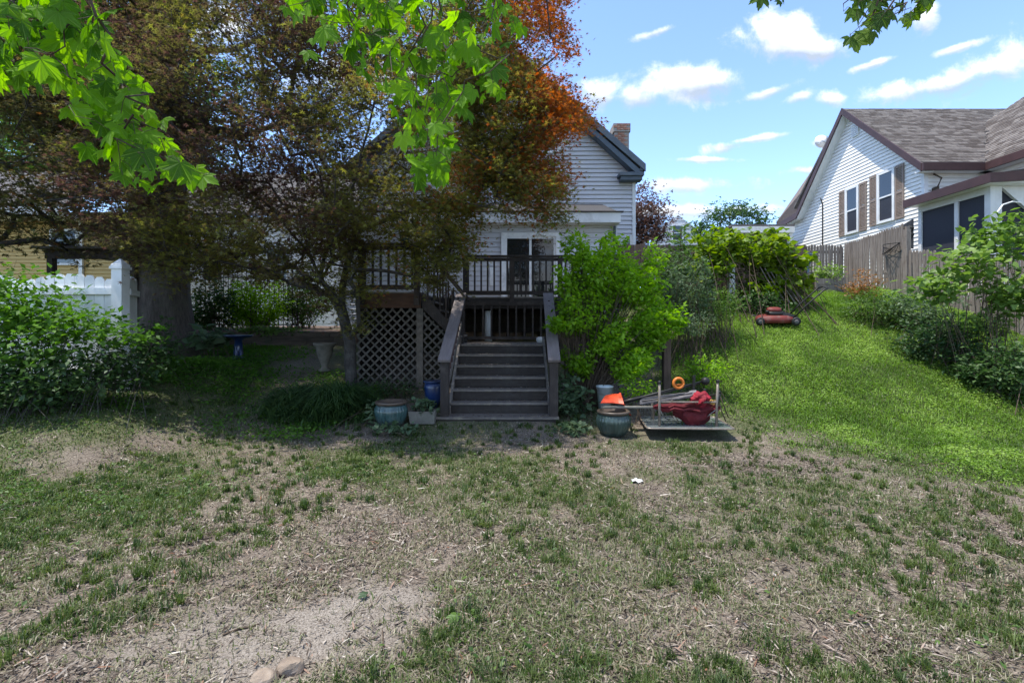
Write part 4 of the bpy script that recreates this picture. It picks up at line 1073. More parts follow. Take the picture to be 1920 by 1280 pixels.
def build_staircase():
    t = thing('staircase', 'dark stained wooden steps with plank handrails rising to the deck', 'steps', (-.2, 7.46, 0))
    xl, xr = -.985, .585
    b = MB(); b.box(-1.16, .70, SY + .012, SY + .045, -.05, .158); part('riser', b, M['riser'], t)
    b = MB(); b.box(-1.19, .73, SY - .02, SY + .16, .16, .195); part('tread', b, M['tread'], t)
    b = MB(); b.box(-1.19, .73, SY + .166, SY + .34, .16, .195); part('tread', b, M['tread'], t)
    b = MB(); b.box(-1.14, -1.10, SY + .05, SY + .40, -.05, .158); b.box(.64, .68, SY + .05, SY + .40, -.05, .158); part('side_board', b, M['riser'], t)
    tm = MB(); tm.box(0, xr - xl, 0, .135, -.035, 0); tme = tm.mesh('tread')
    rm = MB(); rm.box(0, xr - xl - .01, 0, .025, -RISE + .003, -.038); rme = rm.mesh('riser')
    tp = []; rp = []
    for i in range(1, 7):
        y, z = SY + RUN * i, .195 + RISE * i
        tp += [(xl, y, z), (xl, y + .145, z - .002)] if i < 6 else [(xl, y, z)]
        rp.append((xl + .005, y + .03, z))
    repeat('tread', tme, M['tread'], t, tp); repeat('riser', rme, M['riser'], t, rp)
    y = SY + RUN * 6 + .142
    lm = MB(); lm.box(0, xr - xl + .25, 0, .14, -.035, 0); repeat('landing_board', lm.mesh('landing_board'), M['tread'], t, [(xl - .20, y + k * .147, ZL) for k in range(8)])
    for x in (xl - .042, xr + .002):
        s = MB(); s.prism([(x, SY + .30, .0), (x, SY + .30, .36), (x, SY + RUN * 6 + .2, ZL + .14), (x, SY + RUN * 6 + .2, ZL - .30), (x, SY + .75, .0)], (.04, 0, 0)); part('stringer', s, M['tread'], t)
    # newel posts, caps, balusters
    for x, up in ((-1.055, -.985), (.655, .70)):
        p = MB(); p.box(x - .065, x + .065, SY + .03, SY + .15, .196, 1.10); part('post', p, M['deck'], t)
        p = MB(); p.box(up - .05, up + .05, 9.20, 9.30, ZL - .3, 2.16); part('post', p, M['deck'], t)
        q = MB(); q.bar((x, SY - .03, 1.065), (up, 9.34, 2.235), .19, .042); part('handrail', q, M['railcap'], t)
        q = MB(); q.bar((x, SY + .16, .55), (up, 9.19, 1.66), .05, .085); part('lower_rail', q, M['tread'], t)
        bm = MB(); bm.box(-.017, .017, -.017, .017, 0, .50); bme = bm.mesh('baluster'); pl = []
        for k in range(1, 11):
            f = k / 11; yy = SY + .16 + f * (9.19 - SY - .16); pl.append((x + (up - x) * f, yy, .58 + f * 1.11))
        repeat('baluster', bme, M['redrail'], t, pl)
    # railing at the back of the landing
    q = MB(); q.box(-1.05, .78, 10.30, 10.345, 2.06, 2.13); part('landing_rail', q, M['deck'], t)
    q = MB(); q.box(-1.05, .78, 10.30, 10.345, ZL + .06, ZL + .12); part('landing_rail', q, M['deck'], t)
    bm = MB(); bm.box(-.018, .018, -.018, .018, ZL + .12, 2.06); repeat('baluster', bm.mesh('baluster'), M['deck'], t, [(-.80 + k * .178, 10.322, 0) for k in range(9)])
    q = MB(); q.box(.60, .76, 9.45, 9.62, ZL + .002, ZL + .06); 
    q = MB(); q.lathe([(.085, ZL), (.085, 1.95)], (-.53, 10.75, 0), 14); part('porch_pillar', q, M['trim'], t, True)


def build_deck():
    t = thing('raised_deck', 'dark brown raised wooden deck with baluster railings along the house', 'deck', (-1.5, 10.5, 1.0))
    x0, xm, x1 = -2.92, -1.72, 2.45
    fm = MB(); fm.box(0, x1 - xm, 0, .14, -.03, 0); repeat('floor_board', fm.mesh('floor_board'), M['tread'], t, [(xm, 10.50 + k * .146, ZD) for k in range(20)])
    fm = MB(); fm.box(0, xm - x0 - .006, 0, .14, -.03, 0); repeat('floor_board', fm.mesh('floor_board'), M['tread'], t, [(x0, 9.0 + k * .146, ZD) for k in range(30)])
    b = MB(); b.box(xm + .05, x1, 10.52, 10.56, ZD - .26, ZD - .032); part('rim_joist', b, M['riser'], t)
    b = MB(); b.box(x0, xm, 9.02, 9.06, ZD - .30, ZD - .032); part('skirt_board', b, M['skirt'], t)
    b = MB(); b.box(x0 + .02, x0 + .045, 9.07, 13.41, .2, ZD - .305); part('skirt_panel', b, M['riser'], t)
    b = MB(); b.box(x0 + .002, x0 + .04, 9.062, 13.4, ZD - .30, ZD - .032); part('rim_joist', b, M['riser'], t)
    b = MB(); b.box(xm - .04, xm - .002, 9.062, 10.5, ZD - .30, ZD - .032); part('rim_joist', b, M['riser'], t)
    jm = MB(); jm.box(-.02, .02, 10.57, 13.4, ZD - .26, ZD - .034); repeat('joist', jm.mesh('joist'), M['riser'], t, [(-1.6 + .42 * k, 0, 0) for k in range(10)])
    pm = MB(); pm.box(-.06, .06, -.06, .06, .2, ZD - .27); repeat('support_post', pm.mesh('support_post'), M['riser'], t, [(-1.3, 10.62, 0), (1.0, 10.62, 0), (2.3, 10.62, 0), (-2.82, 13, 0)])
    b = MB(); b.box(x0, x1, 13.42, 13.47, .8, ZD - .05); part('underdeck_dark_sheet', b, M['riser'], t)  # dark sheet added behind the lattice to give the under-deck darkness
    # railings
    pm = MB(); pm.box(-.05, .05, -.05, .05, ZD - .25, ZD + .86); post = pm.mesh('rail_post')
    repeat('rail_post', post, M['deck'], t, [(x0 + .10, 8.985, 0), (xm - .06, 8.985, 0), (-1.02, 10.50, 0), (.0, 10.50, 0), (1.05, 10.50, 0), (x1 - .06, 10.5, 0)])
    rails = [((x0 + .02, 8.985), (xm + .0, 8.985)), ((-1.10, 10.50), (x1, 10.50))]
    bm = MB(); bm.box(-.019, .019, -.019, .019, ZD + .11, ZD + .80); bal = bm.mesh('baluster'); pl = []
    for (a, c) in rails:
        L_ = math.hypot(c[0] - a[0], c[1] - a[1]); hor = abs(c[0] - a[0]) > .5
        q = MB(); q.bar((*a, ZD + .885), (*c, ZD + .885), .14 if hor else .13, .036); part('rail_cap', q, M['deck'], t)
        for zz in (ZD + .815, ZD + .085):
            q = MB(); q.bar((*a, zz), (*c, zz), .04, .085 if zz < ZD + .5 else .07); part('rail', q, M['deck'], t)
        n = int(L_ / .142)
        for k in range(1, n):
            p = (a[0] + (c[0] - a[0]) * k / n, a[1] + (c[1] - a[1]) * k / n, 0)
            pl.append(p)
    repeat('baluster', bal, M['deck'], t, pl)
    # steep side flight from the landing up to the left part
    n = 5; dz = (ZD - ZL) / (n + 1)
    tm = MB(); tm.box(0, .20, 9.14, 10.25, -.035, 0); tme = tm.mesh('tread')
    repeat('tread', tme, M['tread'], t, [(-1.02 - .13 * (k + 1), 0, ZL + dz * (k + 1)) for k in range(n)])
    for yy in (9.08, 10.26):
        s = MB(); s.prism([(-.96, yy, ZL - .05), (-.96, yy, ZL + .14), (-1.70, yy, ZD + .02), (-1.70, yy, ZD - .30)], (0, .045, 0)); part('stringer', s, M['deck'], t)
        q = MB(); q.bar((-.90, yy + .02, ZL + .90), (-1.72, yy + .02, ZD + .88), .12, .04); part('handrail', q, M['deck'], t)
        bm = MB(); bm.box(-.015, .015, -.015, .015, 0, .72); repeat('baluster', bm.mesh('baluster'), M['deck'], t, [(-1.02 - k * .115, yy + .02, ZL + .17 + k * .138) for k in range(6)])
    # lattice below
    z0, zt = .22, ZD - .31
    poly = [(x0, z0), (-1.06, z0), (-1.06, 1.30), (xm, zt), (x0, zt)]

    def clip(p, d):
        lo, hi = -9.0, 9.0; n_ = len(poly)
        for i in range(n_):
            (ax, az), (bx, bz) = poly[i], poly[(i + 1) % n_]; nx, nz = -(bz - az), bx - ax
            den = nx * d[0] + nz * d[1]; num = nx * (ax - p[0]) + nz * (az - p[1])
            if abs(den) < 1e-9: continue
            s_ = num / den
            if den > 0: lo = max(lo, s_)
            else: hi = min(hi, s_)
        return lo, hi
    q2 = math.sqrt(.5)
    for layer, d in ((0, (q2, q2)), (1, (q2, -q2))):
        for k in range(-30, 31):
            pc = (-2.0 + (-d[1]) * k * .118, 1.0 + d[0] * k * .118); lo, hi = clip(pc, d)
            if hi - lo < .06: continue
            y = 9.035 + .008 * layer; s = MB()
            s.bar((pc[0] + d[0] * lo, y, pc[1] + d[1] * lo), (pc[0] + d[0] * hi, y, pc[1] + d[1] * hi), .0075, .037, (d[1], 0, -d[0])); part('lattice_slat', s, M['lattice'], t)
    s = MB(); s.box(xm - .07, xm + .05, 8.995, 9.028, z0, zt); part('lattice_batten', s, M['lattice'], t)
    # small upper balcony against the house
    b = MB(); b.box(-3.1, -2.35, 12.2, 13.4, 3.95, 4.07); part('balcony_floor', b, M['trim'], t)
    b = MB(); b.box(-3.1, -2.35, 12.2, 12.25, 4.14, 4.19); b.box(-3.1, -2.35, 12.2, 12.25, 4.72, 4.78); part('balcony_rail', b, M['deck'], t)
    bm = MB(); bm.box(-.02, .02, 12.205, 12.24, 4.19, 4.72); repeat('baluster', bm.mesh('baluster'), M['deck'], t, [(-3.05 + k * .128, 0, 0) for k in range(6)])


build_staircase(); build_deck()


# ---------------------------------------------------------------- fences
def picket_fence(name, label, a, b, top, h, m, w=.088, gap=.012, group=None, rails=(.3, .85), pitch_jit=.03, dog=True, base=None):
    """a, b: ends on plan; top: height of the picket tops at each end"""
    t = thing(name, label, 'fence', (a[0], a[1], hz(*a)), 0, group)
    a = Vector((*a, 0)); b = Vector((*b, 0)); d = (b - a); L_ = d.length; d.normalize(); ang = math.atan2(d.y, d.x)
    ms = []
    for k in range(4):
        x = MB(); hh = h + .35; c = .026 if dog else .004
        x.prism([(0, 0, -hh), (w, 0, -hh), (w, 0, -.05), (w - c, 0, 0), (c, 0, 0), (0, 0, -.05)], (0, .018, 0)); ms.append(x.mesh('picket'))
    n = int(L_ / (w + gap)); rl = root_loc(t)
    for k in range(n):
        f = k / n; p = a + d * L_ * f
        o = link('picket', ms[k % 4], M[m], t, Vector((p.x, p.y, top[0] + (top[1] - top[0]) * f + random.uniform(-1, 1) * pitch_jit)) - rl)
        o.rotation_euler = (random.gauss(0, .008), random.gauss(0, .010), ang)
    nr = Vector((-d.y, d.x, 0)) * .035
    for f in rails:
        q = MB(); q.bar(a + nr + Vector((0, 0, top[0] - h * (1 - f))), b + nr + Vector((0, 0, top[1] - h * (1 - f))), .04, .085); part('rail', q, M[m], t)
    for k in range(int(L_ / 2.3) + 2):
        f = min(k * 2.3 / L_, 1); p = a + d * L_ * f + nr * 2.6; z = top[0] + (top[1] - top[0]) * f
        q = MB(); q.box(p.x - .05, p.x + .05, p.y - .05, p.y + .05, z - h - .4, z - .08); part('fence_post', q, M[m], t)
    return t


def build_fences():
    zt = P(0, 459, 16)[2]
    picket_fence('picket_fence', 'grey weathered picket fence across the back, between the grapevine and the tall fence', (9.1, 16.0), (11.02, 16.0), (zt, zt), 1.55, 'graywood', .075, .018)
    picket_fence('board_fence', 'tall weathered board fence climbing in front of the white house gable', (11.05, 15.96), (11.05, 13.55), (zt + .02, 4.50), 1.75, 'graywood', .085, .006)
    picket_fence('side_fence', 'lower grey picket fence running behind the bushes below the screened porch', (11.08, 13.4), (11.08, 7.2), (3.74, 2.35), 1.55, 'graywood', .085, .022, rails=(.25, .8))
    q = MB(); q.box(11.02, 11.14, 13.40, 13.52, 2.2, 4.32); solo('gate_post', q, M['graywood'], 'square grey fence post at the drop between the two right fences', 'post', (11.08, 13.46, 2.2))
    picket_fence('brown_fence', 'dark brown board fence standing in the shade behind the grapevine', (2.9, 14.2), (8.7, 14.2), (4.02, 4.02), 1.9, 'brownwood', .14, .006, dog=False, rails=(.2, .75))
    # white vinyl fence on the left: panel facing the camera, post with cap, return
    f = thing('white_vinyl_fence', 'white vinyl picket fence with a scalloped top behind the left shrub', 'fence', (-6, 7.5, .3))
    Y = 7.5; xp = P(226, 0, Y)[0]; ztop = P(0, 514, Y)[2]; zr = P(0, 546, Y)[2]
    me = []
    x = xp - .10
    n = 20; w = .148
    for k in range(n):
        xx = x - (k + 1) * (w + .006); ph = (k % 9) / 8.0; z = ztop - .075 + .085 * math.sin(math.pi * ph)
        q = MB(); q.prism([(xx, Y, .2), (xx + w, Y, .2), (xx + w, Y, z - .05), (xx + w * .75, Y, z), (xx + w * .25, Y, z), (xx, Y, z - .05)], (0, .022, 0)); part('picket', q, M['white'], f)
    for z in (zr, zr - 1.25):
        q = MB(); q.box(x - n * (w + .006), x + .02, Y - .045, Y - .002, z - .05, z + .05); part('rail', q, M['white'], f)
    q = MB(); q.box(xp - .08, xp + .08, Y - .08, Y + .08, .1, P(0, 505, Y)[2]); po = part('fence_post', q, M['white'], f)
    zc = P(0, 505, Y)[2]; q = MB(); q.box(xp - .10, xp + .10, Y - .10, Y + .10, zc, zc + .04); q.loft([[(xp + a * s, Y + b * s, zc + z) for a, b in ((-1, -1), (1, -1), (1, 1), (-1, 1))] for s, z in ((.085, .04), (.085, .07), (.06, .10), (.012, .16))]); part('post_cap', q, M['white'], po)
    for k in range(4):
        yy = Y + .1 + k * .154; xx = xp + .02 - k * .085; z = ztop - .02 + .02 * math.sin(k)
        q = MB(); q.prism([(xx, yy, .3), (xx - .08, yy + .148, .3), (xx - .08, yy + .148, z - .05), (xx - .06, yy + .11, z), (xx - .02, yy + .04, z), (xx, yy, z - .05)], (.022, 0, 0)); part('picket', q, M['white'], f)
    q = MB(); q.bar((xp + .06, Y + .1, zr), (xp - .26, Y + .70, zr), .04, .09); part('rail', q, M['white'], f)
    # black iron fence with finials in the shade
    f = thing('iron_fence', 'black iron fence with pointed finials among the shaded left bushes', 'fence', (-8.3, 13.6, 1.4))
    zt = P(0, 512, 13.6)[2]; xa, xb = P(385, 0, 13.6)[0], P(560, 0, 13.6)[0]
    for z in (zt - .12, 1.65):
        q = MB(); q.bar((xa, 13.6, z), (xb, 13.6, z), .03, .03); part('rail', q, M['iron'], f)
    q = MB(); q.lathe([(.011, 1.3), (.011, zt), (.03, zt + .02), (.03, zt + .06), (.012, zt + .09), (.004, zt + .22)], (0, 0, 0), 6); me = q.mesh('iron_bar')
    repeat('iron_bar', me, M['iron'], f, [(xa + k * .13, 13.6, 0) for k in range(int((xb - xa) / .13) + 1)])
    # short post on the slope, beside the overturned table
    x, y, z = P(1250, 706, 8.6); q = MB(); q.box(x - .07, x + .06, y - .06, y + .06, z - .3, P(0, 636, 8.6)[2]); solo('wooden_post', q, M['brownwood'], 'short grey wooden post standing at the edge of the lime shrub', 'post', (x, y, z))
    # raised planter box against the fence
    t = thing('planter_box', 'grey boarded planter box in front of the back fence corner', 'planter', P(1555, 552, 13.8))
    a = P(1532, 522, 13.8); b = P(1580, 558, 13.8)
    for k in range(3):
        z0 = a[2] - .18 * (k + 1) + .01; q = MB(); q.box(a[0], b[0], 13.78, 13.82, z0, z0 + .17); part('board', q, M['graywood'], t)
    q = MB(); q.box(a[0] + .01, b[0] - .01, 13.825, 14.5, a[2] - .5, a[2] - .03); part('soil', q, M['soil'], t)
    for xx in (a[0] - .05, b[0]): 
        q = MB(); q.box(xx, xx + .05, 13.76, 13.83, a[2] - .6, a[2] + .03); part('corner_stake', q, M['graywood'], t)
    # blue tarp hung on the back fence
    a = P(1490, 476, 15.6); b = P(1524, 512, 15.6); q = MB(); nx_, nz_ = 9, 6
    pts = [[(a[0] + (b[0] - a[0]) * i / nx_ - .12 * j / nz_, 15.6 - .05 * math.sin(i * 1.3) - .03 * math.sin(j * 2 + i), a[2] + (b[2] - a[2]) * j / nz_ + .03 * math.sin(i)) for i in range(nx_ + 1)] for j in range(nz_ + 1)]
    for j in range(nz_):
        for i in range(nx_): q.add([pts[j][i], pts[j][i + 1], pts[j + 1][i + 1], pts[j + 1][i]], [(0, 1, 2, 3)])
    q.bar((a[0] - .03, 15.6, a[2]), (b[0] + .03, 15.6, a[2]), .04, .04)
    solo('blue_tarp', q, M['tarp'], 'blue tarp draped over the back fence beside the grapevine', 'tarp', (a[0], 15.6, 3.5))
    # wire basket on the tall fence
    x, y, z = P(1658, 466, 13.9); q = MB(); x = 11.0
    for k in range(9):
        tt = math.pi * k / 8; q.tube([(x - .02, y - .3, z + .12), (x - .22 * math.sin(tt), y - .3 + .6 * k / 8, z - .15), (x - .02, y + .3, z + .10)], .007, 4)
    q.tube([(x - .02, y - .32, z + .12), (x - .22, y, z + .12), (x - .02, y + .32, z + .12)], .011, 5)
    solo('wire_basket', q, M['iron'], 'rusty half round wire basket hung on the tall board fence', 'basket', (x, y, z))


build_fences()


def build_terrace():
    t = thing('timber_edging', 'low stacked timber edging holding up the shaded planting bed', 'retaining wall', (-5, 12, 1.0))
    xa, xb = P(395, 0, 12)[0], P(648, 0, 12)[0]
    for k in range(4):
        z0 = 1.0 + k * .115; x = xa - .2 * (k % 2)
        while x < xb:
            l = 1.25 + .4 * random.random(); q = MB(); q.box(x, min(x + l, xb + .1) - .012, 11.92 + .018 * k + random.uniform(-.008, .008), 12.06 + .02 * k, z0, z0 + .108); part('timber', q, M['timber'], t); x += l
    nx, ny = 40, 26; q = MB(); pts = []
    for j in range(ny + 1):
        for i in range(nx + 1):
            x = xa - 1.5 + (xb + 1.4 - xa + 1.5) * i / nx; y = 12.1 + 5.0 * j / ny
            pts.append((x, y, 1.44 + .05 * j / ny * 3 + .06 * float(fbm(x, y, 1.5, 3))))
    q.add(pts, [(j * (nx + 1) + i, j * (nx + 1) + i + 1, (j + 1) * (nx + 1) + i + 1, (j + 1) * (nx + 1) + i) for j in range(ny) for i in range(nx)])
    q.box(xa - 1.5, xb + 1.4, 12.1, 12.16, 1.0, 1.44)
    struct('planting_bed_ground', q, M['mulch'], True)


build_terrace()


# ---------------------------------------------------------------- garden things
def ribbed_pot(name, label, c, r, h, m, rimc='potrim'):
    t = thing(name, label, 'plant pot', c)
    p = MB(); p.lathe([(r * .58, 0, .2), (r * .66, .02 * h, .5), (r * .86, h * .22, 1), (r * 1.0, h * .52, 1), (r * .99, h * .68, 1), (r * .90, h * .82, .6), (r * .82, h * .86, 0)], c, 112, 28, .028); part('pot_body', p, M[m], t, True)
    q = MB(); q.lathe([(r * .80, h * .84), (r * .93, h * .90), (r * .97, h * .96), (r * .93, h * 1.0), (r * .80, h * 1.0), (r * .76, h * .90)], c, 40); part('rim', q, M[rimc], t, True)
    s = MB(); s.lathe([(r * .78, h * .87), (r * .40, h * .905), (.01, h * .91)], c, 24); part('soil', s, M['soil'], t)
    return t


def build_pots():
    x, y = P(733, 0, 7.3)[0], 7.3; z = hz(x, y) + .02
    ribbed_pot('ribbed_pot', 'streaked turquoise ribbed pot beside the concrete planter left of the steps', (x, y, z), .245, .37, 'tealight')
    x, y = P(1150, 0, 7.0)[0], 7.0
    ribbed_pot('ribbed_pot', 'dark teal ribbed pot standing right of the steps, under the orange shovel', (x, y, hz(x, y) + .01), .245, .355, 'teal')
    # pot under the lattice: plain blue
    x, y, z = P(812, 748, 8.1); t = thing('blue_pot', 'small cobalt blue pot by the lattice just left of the steps', 'plant pot', (x, y, hz(x, y)))
    h0 = z + .28 - hz(x, y); q = MB(); q.lathe([(.09, 0), (.13, h0 * .35), (.15, h0 * .8), (.135, h0)], (x, y, hz(x, y)), 24); part('pot_body', q, M['blue'], t, True)
    q = MB(); q.lathe([(.132, h0 - .005), (.16, h0 + .015), (.16, h0 + .03), (.12, h0 + .03)], (x, y, hz(x, y)), 24); part('rim', q, M['blue'], t, True)
    # concrete planter
    a = P(766, 781, 7.3); b = P(815, 804, 7.3); z = hz((a[0] + b[0]) / 2, 7.4)
    t = thing('concrete_planter', 'rectangular concrete planter box against the bottom step', 'planter', ((a[0] + b[0]) / 2, 7.45, z))
    q = MB(); zt = z + .19; q.loft([[(a[0] + .02, 7.30, z), (b[0] - .01, 7.30, z), (b[0] - .01, 7.56, z), (a[0] + .02, 7.56, z)], [(a[0], 7.28, zt), (b[0], 7.28, zt), (b[0], 7.58, zt), (a[0], 7.58, zt)], [(a[0] + .03, 7.31, zt), (b[0] - .03, 7.31, zt), (b[0] - .03, 7.55, zt), (a[0] + .03, 7.55, zt)], [(a[0] + .035, 7.315, zt - .03), (b[0] - .035, 7.315, zt - .03), (b[0] - .035, 7.545, zt - .03), (a[0] + .035, 7.545, zt - .03)]])
    part('trough', q, M['concrete'], t)
    # birdbath
    x, y, zb = P(447, 668, 10.6); z = hz(x, y); t = thing('birdbath', 'cobalt blue pedestal birdbath standing before the timber edging', 'birdbath', (x, y, z))
    zt = P(0, 628, 10.6)[2]; H = zt - z
    q = MB(); q.lathe([(.15, 0), (.15, .04), (.10, .08), (.085, H * .5), (.075, H * .8), (.11, H - .09), (.12, H - .07)], (x, y, z), 24); part('pedestal', q, M['blue'], t, True)
    q = MB(); q.lathe([(.11, H - .08), (.26, H - .04), (.30, H), (.28, H + .004), (.22, H - .025), (.03, H - .04)], (x, y, z), 28); part('bowl', q, M['blue'], t, True)
    # urn
    x, y, zb = P(609, 672, 9.9); z = hz(x, y); t = thing('stone_urn', 'pale cast stone urn with a flared rim left of the lattice', 'urn', (x, y, z)); H = P(0, 643, 9.9)[2] - z
    q = MB(); q.lathe([(.13, 0), (.13, .03), (.07, .07), (.06, .11), (.12, H * .45), (.165, H * .72), (.17, H * .85), (.22, H * .93), (.23, H), (.19, H), (.16, H * .9)], (x, y, z), 26); part('urn_body', q, M['stone'], t, True)
    q = MB(); q.lathe([(.175, H * .90), (.01, H * .95)], (x, y, z), 20); part('soil', q, M['soil'], t)
    # green pot hung on the left deck rail
    x, y, z = P(757, 461, 8.9); t = thing('railing_pot', 'grey green pot sitting on the left deck rail cap', 'plant pot', (x, y, ZD + .905))
    q = MB(); q.lathe([(.075, 0), (.095, .10), (.105, .17), (.118, .17), (.118, .20), (.10, .20)], (x, 8.985, ZD + .905), 20); part('pot_body', q, M['tealight'], t, True)
    q = MB(); q.lathe([(.10, .18), (.01, .185)], (x, 8.985, ZD + .905), 16); part('soil', q, M['soil'], t)
    # things on the landing and behind
    x, y, z = P(1012, 640, 9.9); q = MB(); q.lathe([(.05, 0), (.075, .05), (.07, .10), (.04, .12)], (x, y, ZL), 14); solo('white_bag', q, M['paper'], 'small crumpled white bag on the landing by the right post', 'bag', (x, y, ZL), True)
    # pale bucket behind the pot
    x, y = P(1134, 0, 7.9)[0], 7.9; z = hz(x, y); H = P(0, 723, 7.9)[2] - z
    t = thing('pale_bucket', 'pale blue plastic bucket behind the orange red shovel', 'bucket', (x, y, z))
    q = MB(); q.lathe([(.10, 0), (.13, H - .02), (.142, H - .02), (.142, H), (.12, H), (.10, .05)], (x, y, z), 22); part('bucket_body', q, M['paleplastic'], t, True)
    q = MB(); q.tube([(x - .14, y, z + H - .02), (x - .12, y - .10, z + H - .10), (x, y - .15, z + H - .14), (x + .12, y - .10, z + H - .10), (x + .14, y, z + H - .02)], .006, 5); part('handle', q, M['metal'], t)
    # grey jug beside the right step post
    x, y = P(1056, 0, 8.0)[0], 8.0; z = hz(x, y); q = MB(); q.lathe([(.09, 0), (.10, .12), (.09, .20), (.04, .27), (.035, .32), (.045, .33)], (x, y, z + .12), 18); solo('grey_jug', q, M['stone'], 'grey jug beside the right stair post among leaves', 'jug', (x, y, z), True)


build_pots()


def crumple(mb, amt, scale, seed):
    """fold marks in cloth: pushes the points about with layered noise"""
    v = np.array(mb.v)
    for k in range(3):
        a, b = [(0, 2), (1, 2), (0, 1)][k]
        v[:, k] += amt * 2 * (fbm(v[:, a] + seed * 7.1 + 60, v[:, b] + 31 + k * 5, scale, 3) - .5)
    mb.v = [tuple(p) for p in v]


def build_table():
    z = .035
    t = thing('overturned_table', 'overturned patio table, its dark glass top flat on the ground and legs in the air', 'table', (2.6, 7.15, 0))
    A, B, C_, D = (1.90, 6.74), (3.12, 6.70), (3.22, 7.60), (2.02, 7.62)
    zz = [hz(*q) for q in (A, B, C_, D)]; z = max(zz) + .012

    def rr(pts, r, z_):
        out = []
        for i, p in enumerate(pts):
            p = Vector(p); a = (Vector(pts[i - 1]) - p).normalized(); b = (Vector(pts[(i + 1) % 4]) - p).normalized()
            for k in range(5):
                f = k / 4; q = p + a * r * (1 - f) ** 2 + b * r * f ** 2; out.append((q.x, q.y, z_))
        return out
    q = MB(); q.loft([rr([A, B, C_, D], .08, z), rr([A, B, C_, D], .08, z + .010)]); part('glass_top', q, glass_mat('sky_tinted_glass', (.13, .15, .16), .13), t)  # base colour lightened to stand in for the sky's pale reflection
    rim = rr([A, B, C_, D], .08, z + .012); q = MB(); q.tube(rim + [rim[0]], .013, 6); part('rim', q, M['tubing'], t)
    legs = [(2.12, 6.90, .64, 0), (2.93, 6.88, .66, .02), (2.18, 7.45, .40, 0), (2.98, 7.42, .46, 0)]
    for (x, y, h, dx) in legs:
        q = MB(); q.tube([(x, y, z + .011), (x + dx * .3, y, z + h * .5), (x + dx, y, z + h)], .019, 8); lo = part('leg', q, M['tubing'], t, True)
        q = MB(); q.lathe([(.026, 0), (.028, .03), (.018, .045)], (x + dx, y, z + h - .02), 8); part('foot_cap', q, M['black'], lo)
    za = z + .36
    q = MB()
    for (a, b) in ((0, 1), (2, 3), (0, 2), (1, 3)): q.tube([(legs[a][0], legs[a][1], za), (legs[b][0], legs[b][1], za)], .013, 6)
    part('apron', q, M['tubing'], t)
    for s in (0, 1):
        x, y = (legs[0][0], 6.9) if s == 0 else (legs[1][0], 6.88); sg = 1 if s == 0 else -1
        q = MB(); q.tube([(x, y, z + .26), (x + sg * .10, y + .12, z + .12), (x + sg * .22, y + .22, z + .05), (x + sg * .36, y + .32, z + .03)], .008, 5); part('brace', q, M['metal'], t, True)
    # folded red umbrella across the legs, its canopy sagging between them
    u = thing('patio_umbrella', 'closed dark red patio umbrella lying across the overturned table', 'umbrella', (2.3, 7.1, .45))
    p0, p1 = Vector(P(1128, 763, 6.95)), Vector(P(1345, 764, 7.05))
    q = MB(); q.tube([p0, p0 + (p1 - p0) * .55], .021, 8); part('pole', q, M['stone'], u, True)
    rings = []; n = 26
    for k in range(15):
        f = k / 14; c = p0.lerp(p1, .44 + .58 * f); r = [.022, .045, .055, .06, .065, .07, .08, .09, .10, .105, .11, .105, .09, .07, .02][k]; ring = []
        for j in range(n):
            a = 2 * math.pi * j / n; rr_ = r * (1 + .30 * math.cos(a * 7 + k * .25) + .1 * math.sin(a * 3 + k))
            ring.append((c.x, c.y + rr_ * math.cos(a) * 1.3, c.z + rr_ * math.sin(a) * .8 + .012 * math.sin(k * 1.9)))
        rings.append(ring)
    q = MB(); q.loft(rings); crumple(q, .012, 14, 1); part('canopy', q, M['canvas'], u)
    rings = []
    for k in range(19):
        f = k / 18; rx = (.20 + .03 * math.sin(5 * f)) * math.sqrt(max(0, 1 - f ** 2.4)) + .015; zc = p1.z - .02 - .27 * f; ring = []
        for j in range(44):
            a = 2 * math.pi * j / 44; w = 1 + .12 * math.cos(a * 6 + f * 3) + .05 * math.cos(a * 11 - f * 4)
            ring.append((2.66 + .02 * f + rx * w * math.cos(a), 7.08 + rx * .75 * w * math.sin(a), zc + .025 * math.cos(a * 2) * (1 - f)))
        rings.append(ring)
    q = MB(); q.loft(rings); crumple(q, .030, 9, 2); part('canopy_fold', q, M['canvas'], u, label='dark red fabric sagging below the table frame')
    rings = []
    for k in range(17):
        f = k / 16; r = .125 * math.sin(math.pi * (.12 + .85 * f)); ring = []
        for j in range(40):
            a = 2 * math.pi * j / 40; w = 1 + .20 * math.cos(a * 5 + f * 6) + .1 * math.sin(3 * a + 12 * f)
            ring.append((2.66 + .30 * f - .06, 6.98 + r * w * math.cos(a), p1.z + .115 + .05 * f + r * .8 * w * math.sin(a)))
        rings.append(ring)
    q = MB(); q.loft(rings); crumple(q, .030, 16, 3); part('canopy_bunch', q, M['canvaslit'], u, label='bunched red fabric at the top end, coloured as if lit')
    # grey folded cloth and flat boards on top
    g_ = thing('folding_chair', 'flat folded grey slatted chair lying under the string trimmer', 'chair', tuple(P(1250, 748, 7.12)))
    for k in range(5):
        y0 = 7.02 + .055 * k; q = MB(); q.bar((P(1200, 0, y0)[0], y0, P(0, 757 - k * 2.6, y0)[2]), (P(1303 - 4 * k, 0, y0)[0], y0 + .03, P(0, 743 - k * 1.5, y0)[2]), .036, .014); part('slat', q, M['greycloth'], g_)
    for (xa, xb, yy) in ((1204, 1298, 7.0), (1212, 1310, 7.3)):
        q = MB(); q.tube([P(xa, 752, yy), P((xa + xb) / 2, 745, yy), P(xb, 737, yy)], .010, 6); part('frame', q, M['black'], g_, True)
    q = MB(); rings = []
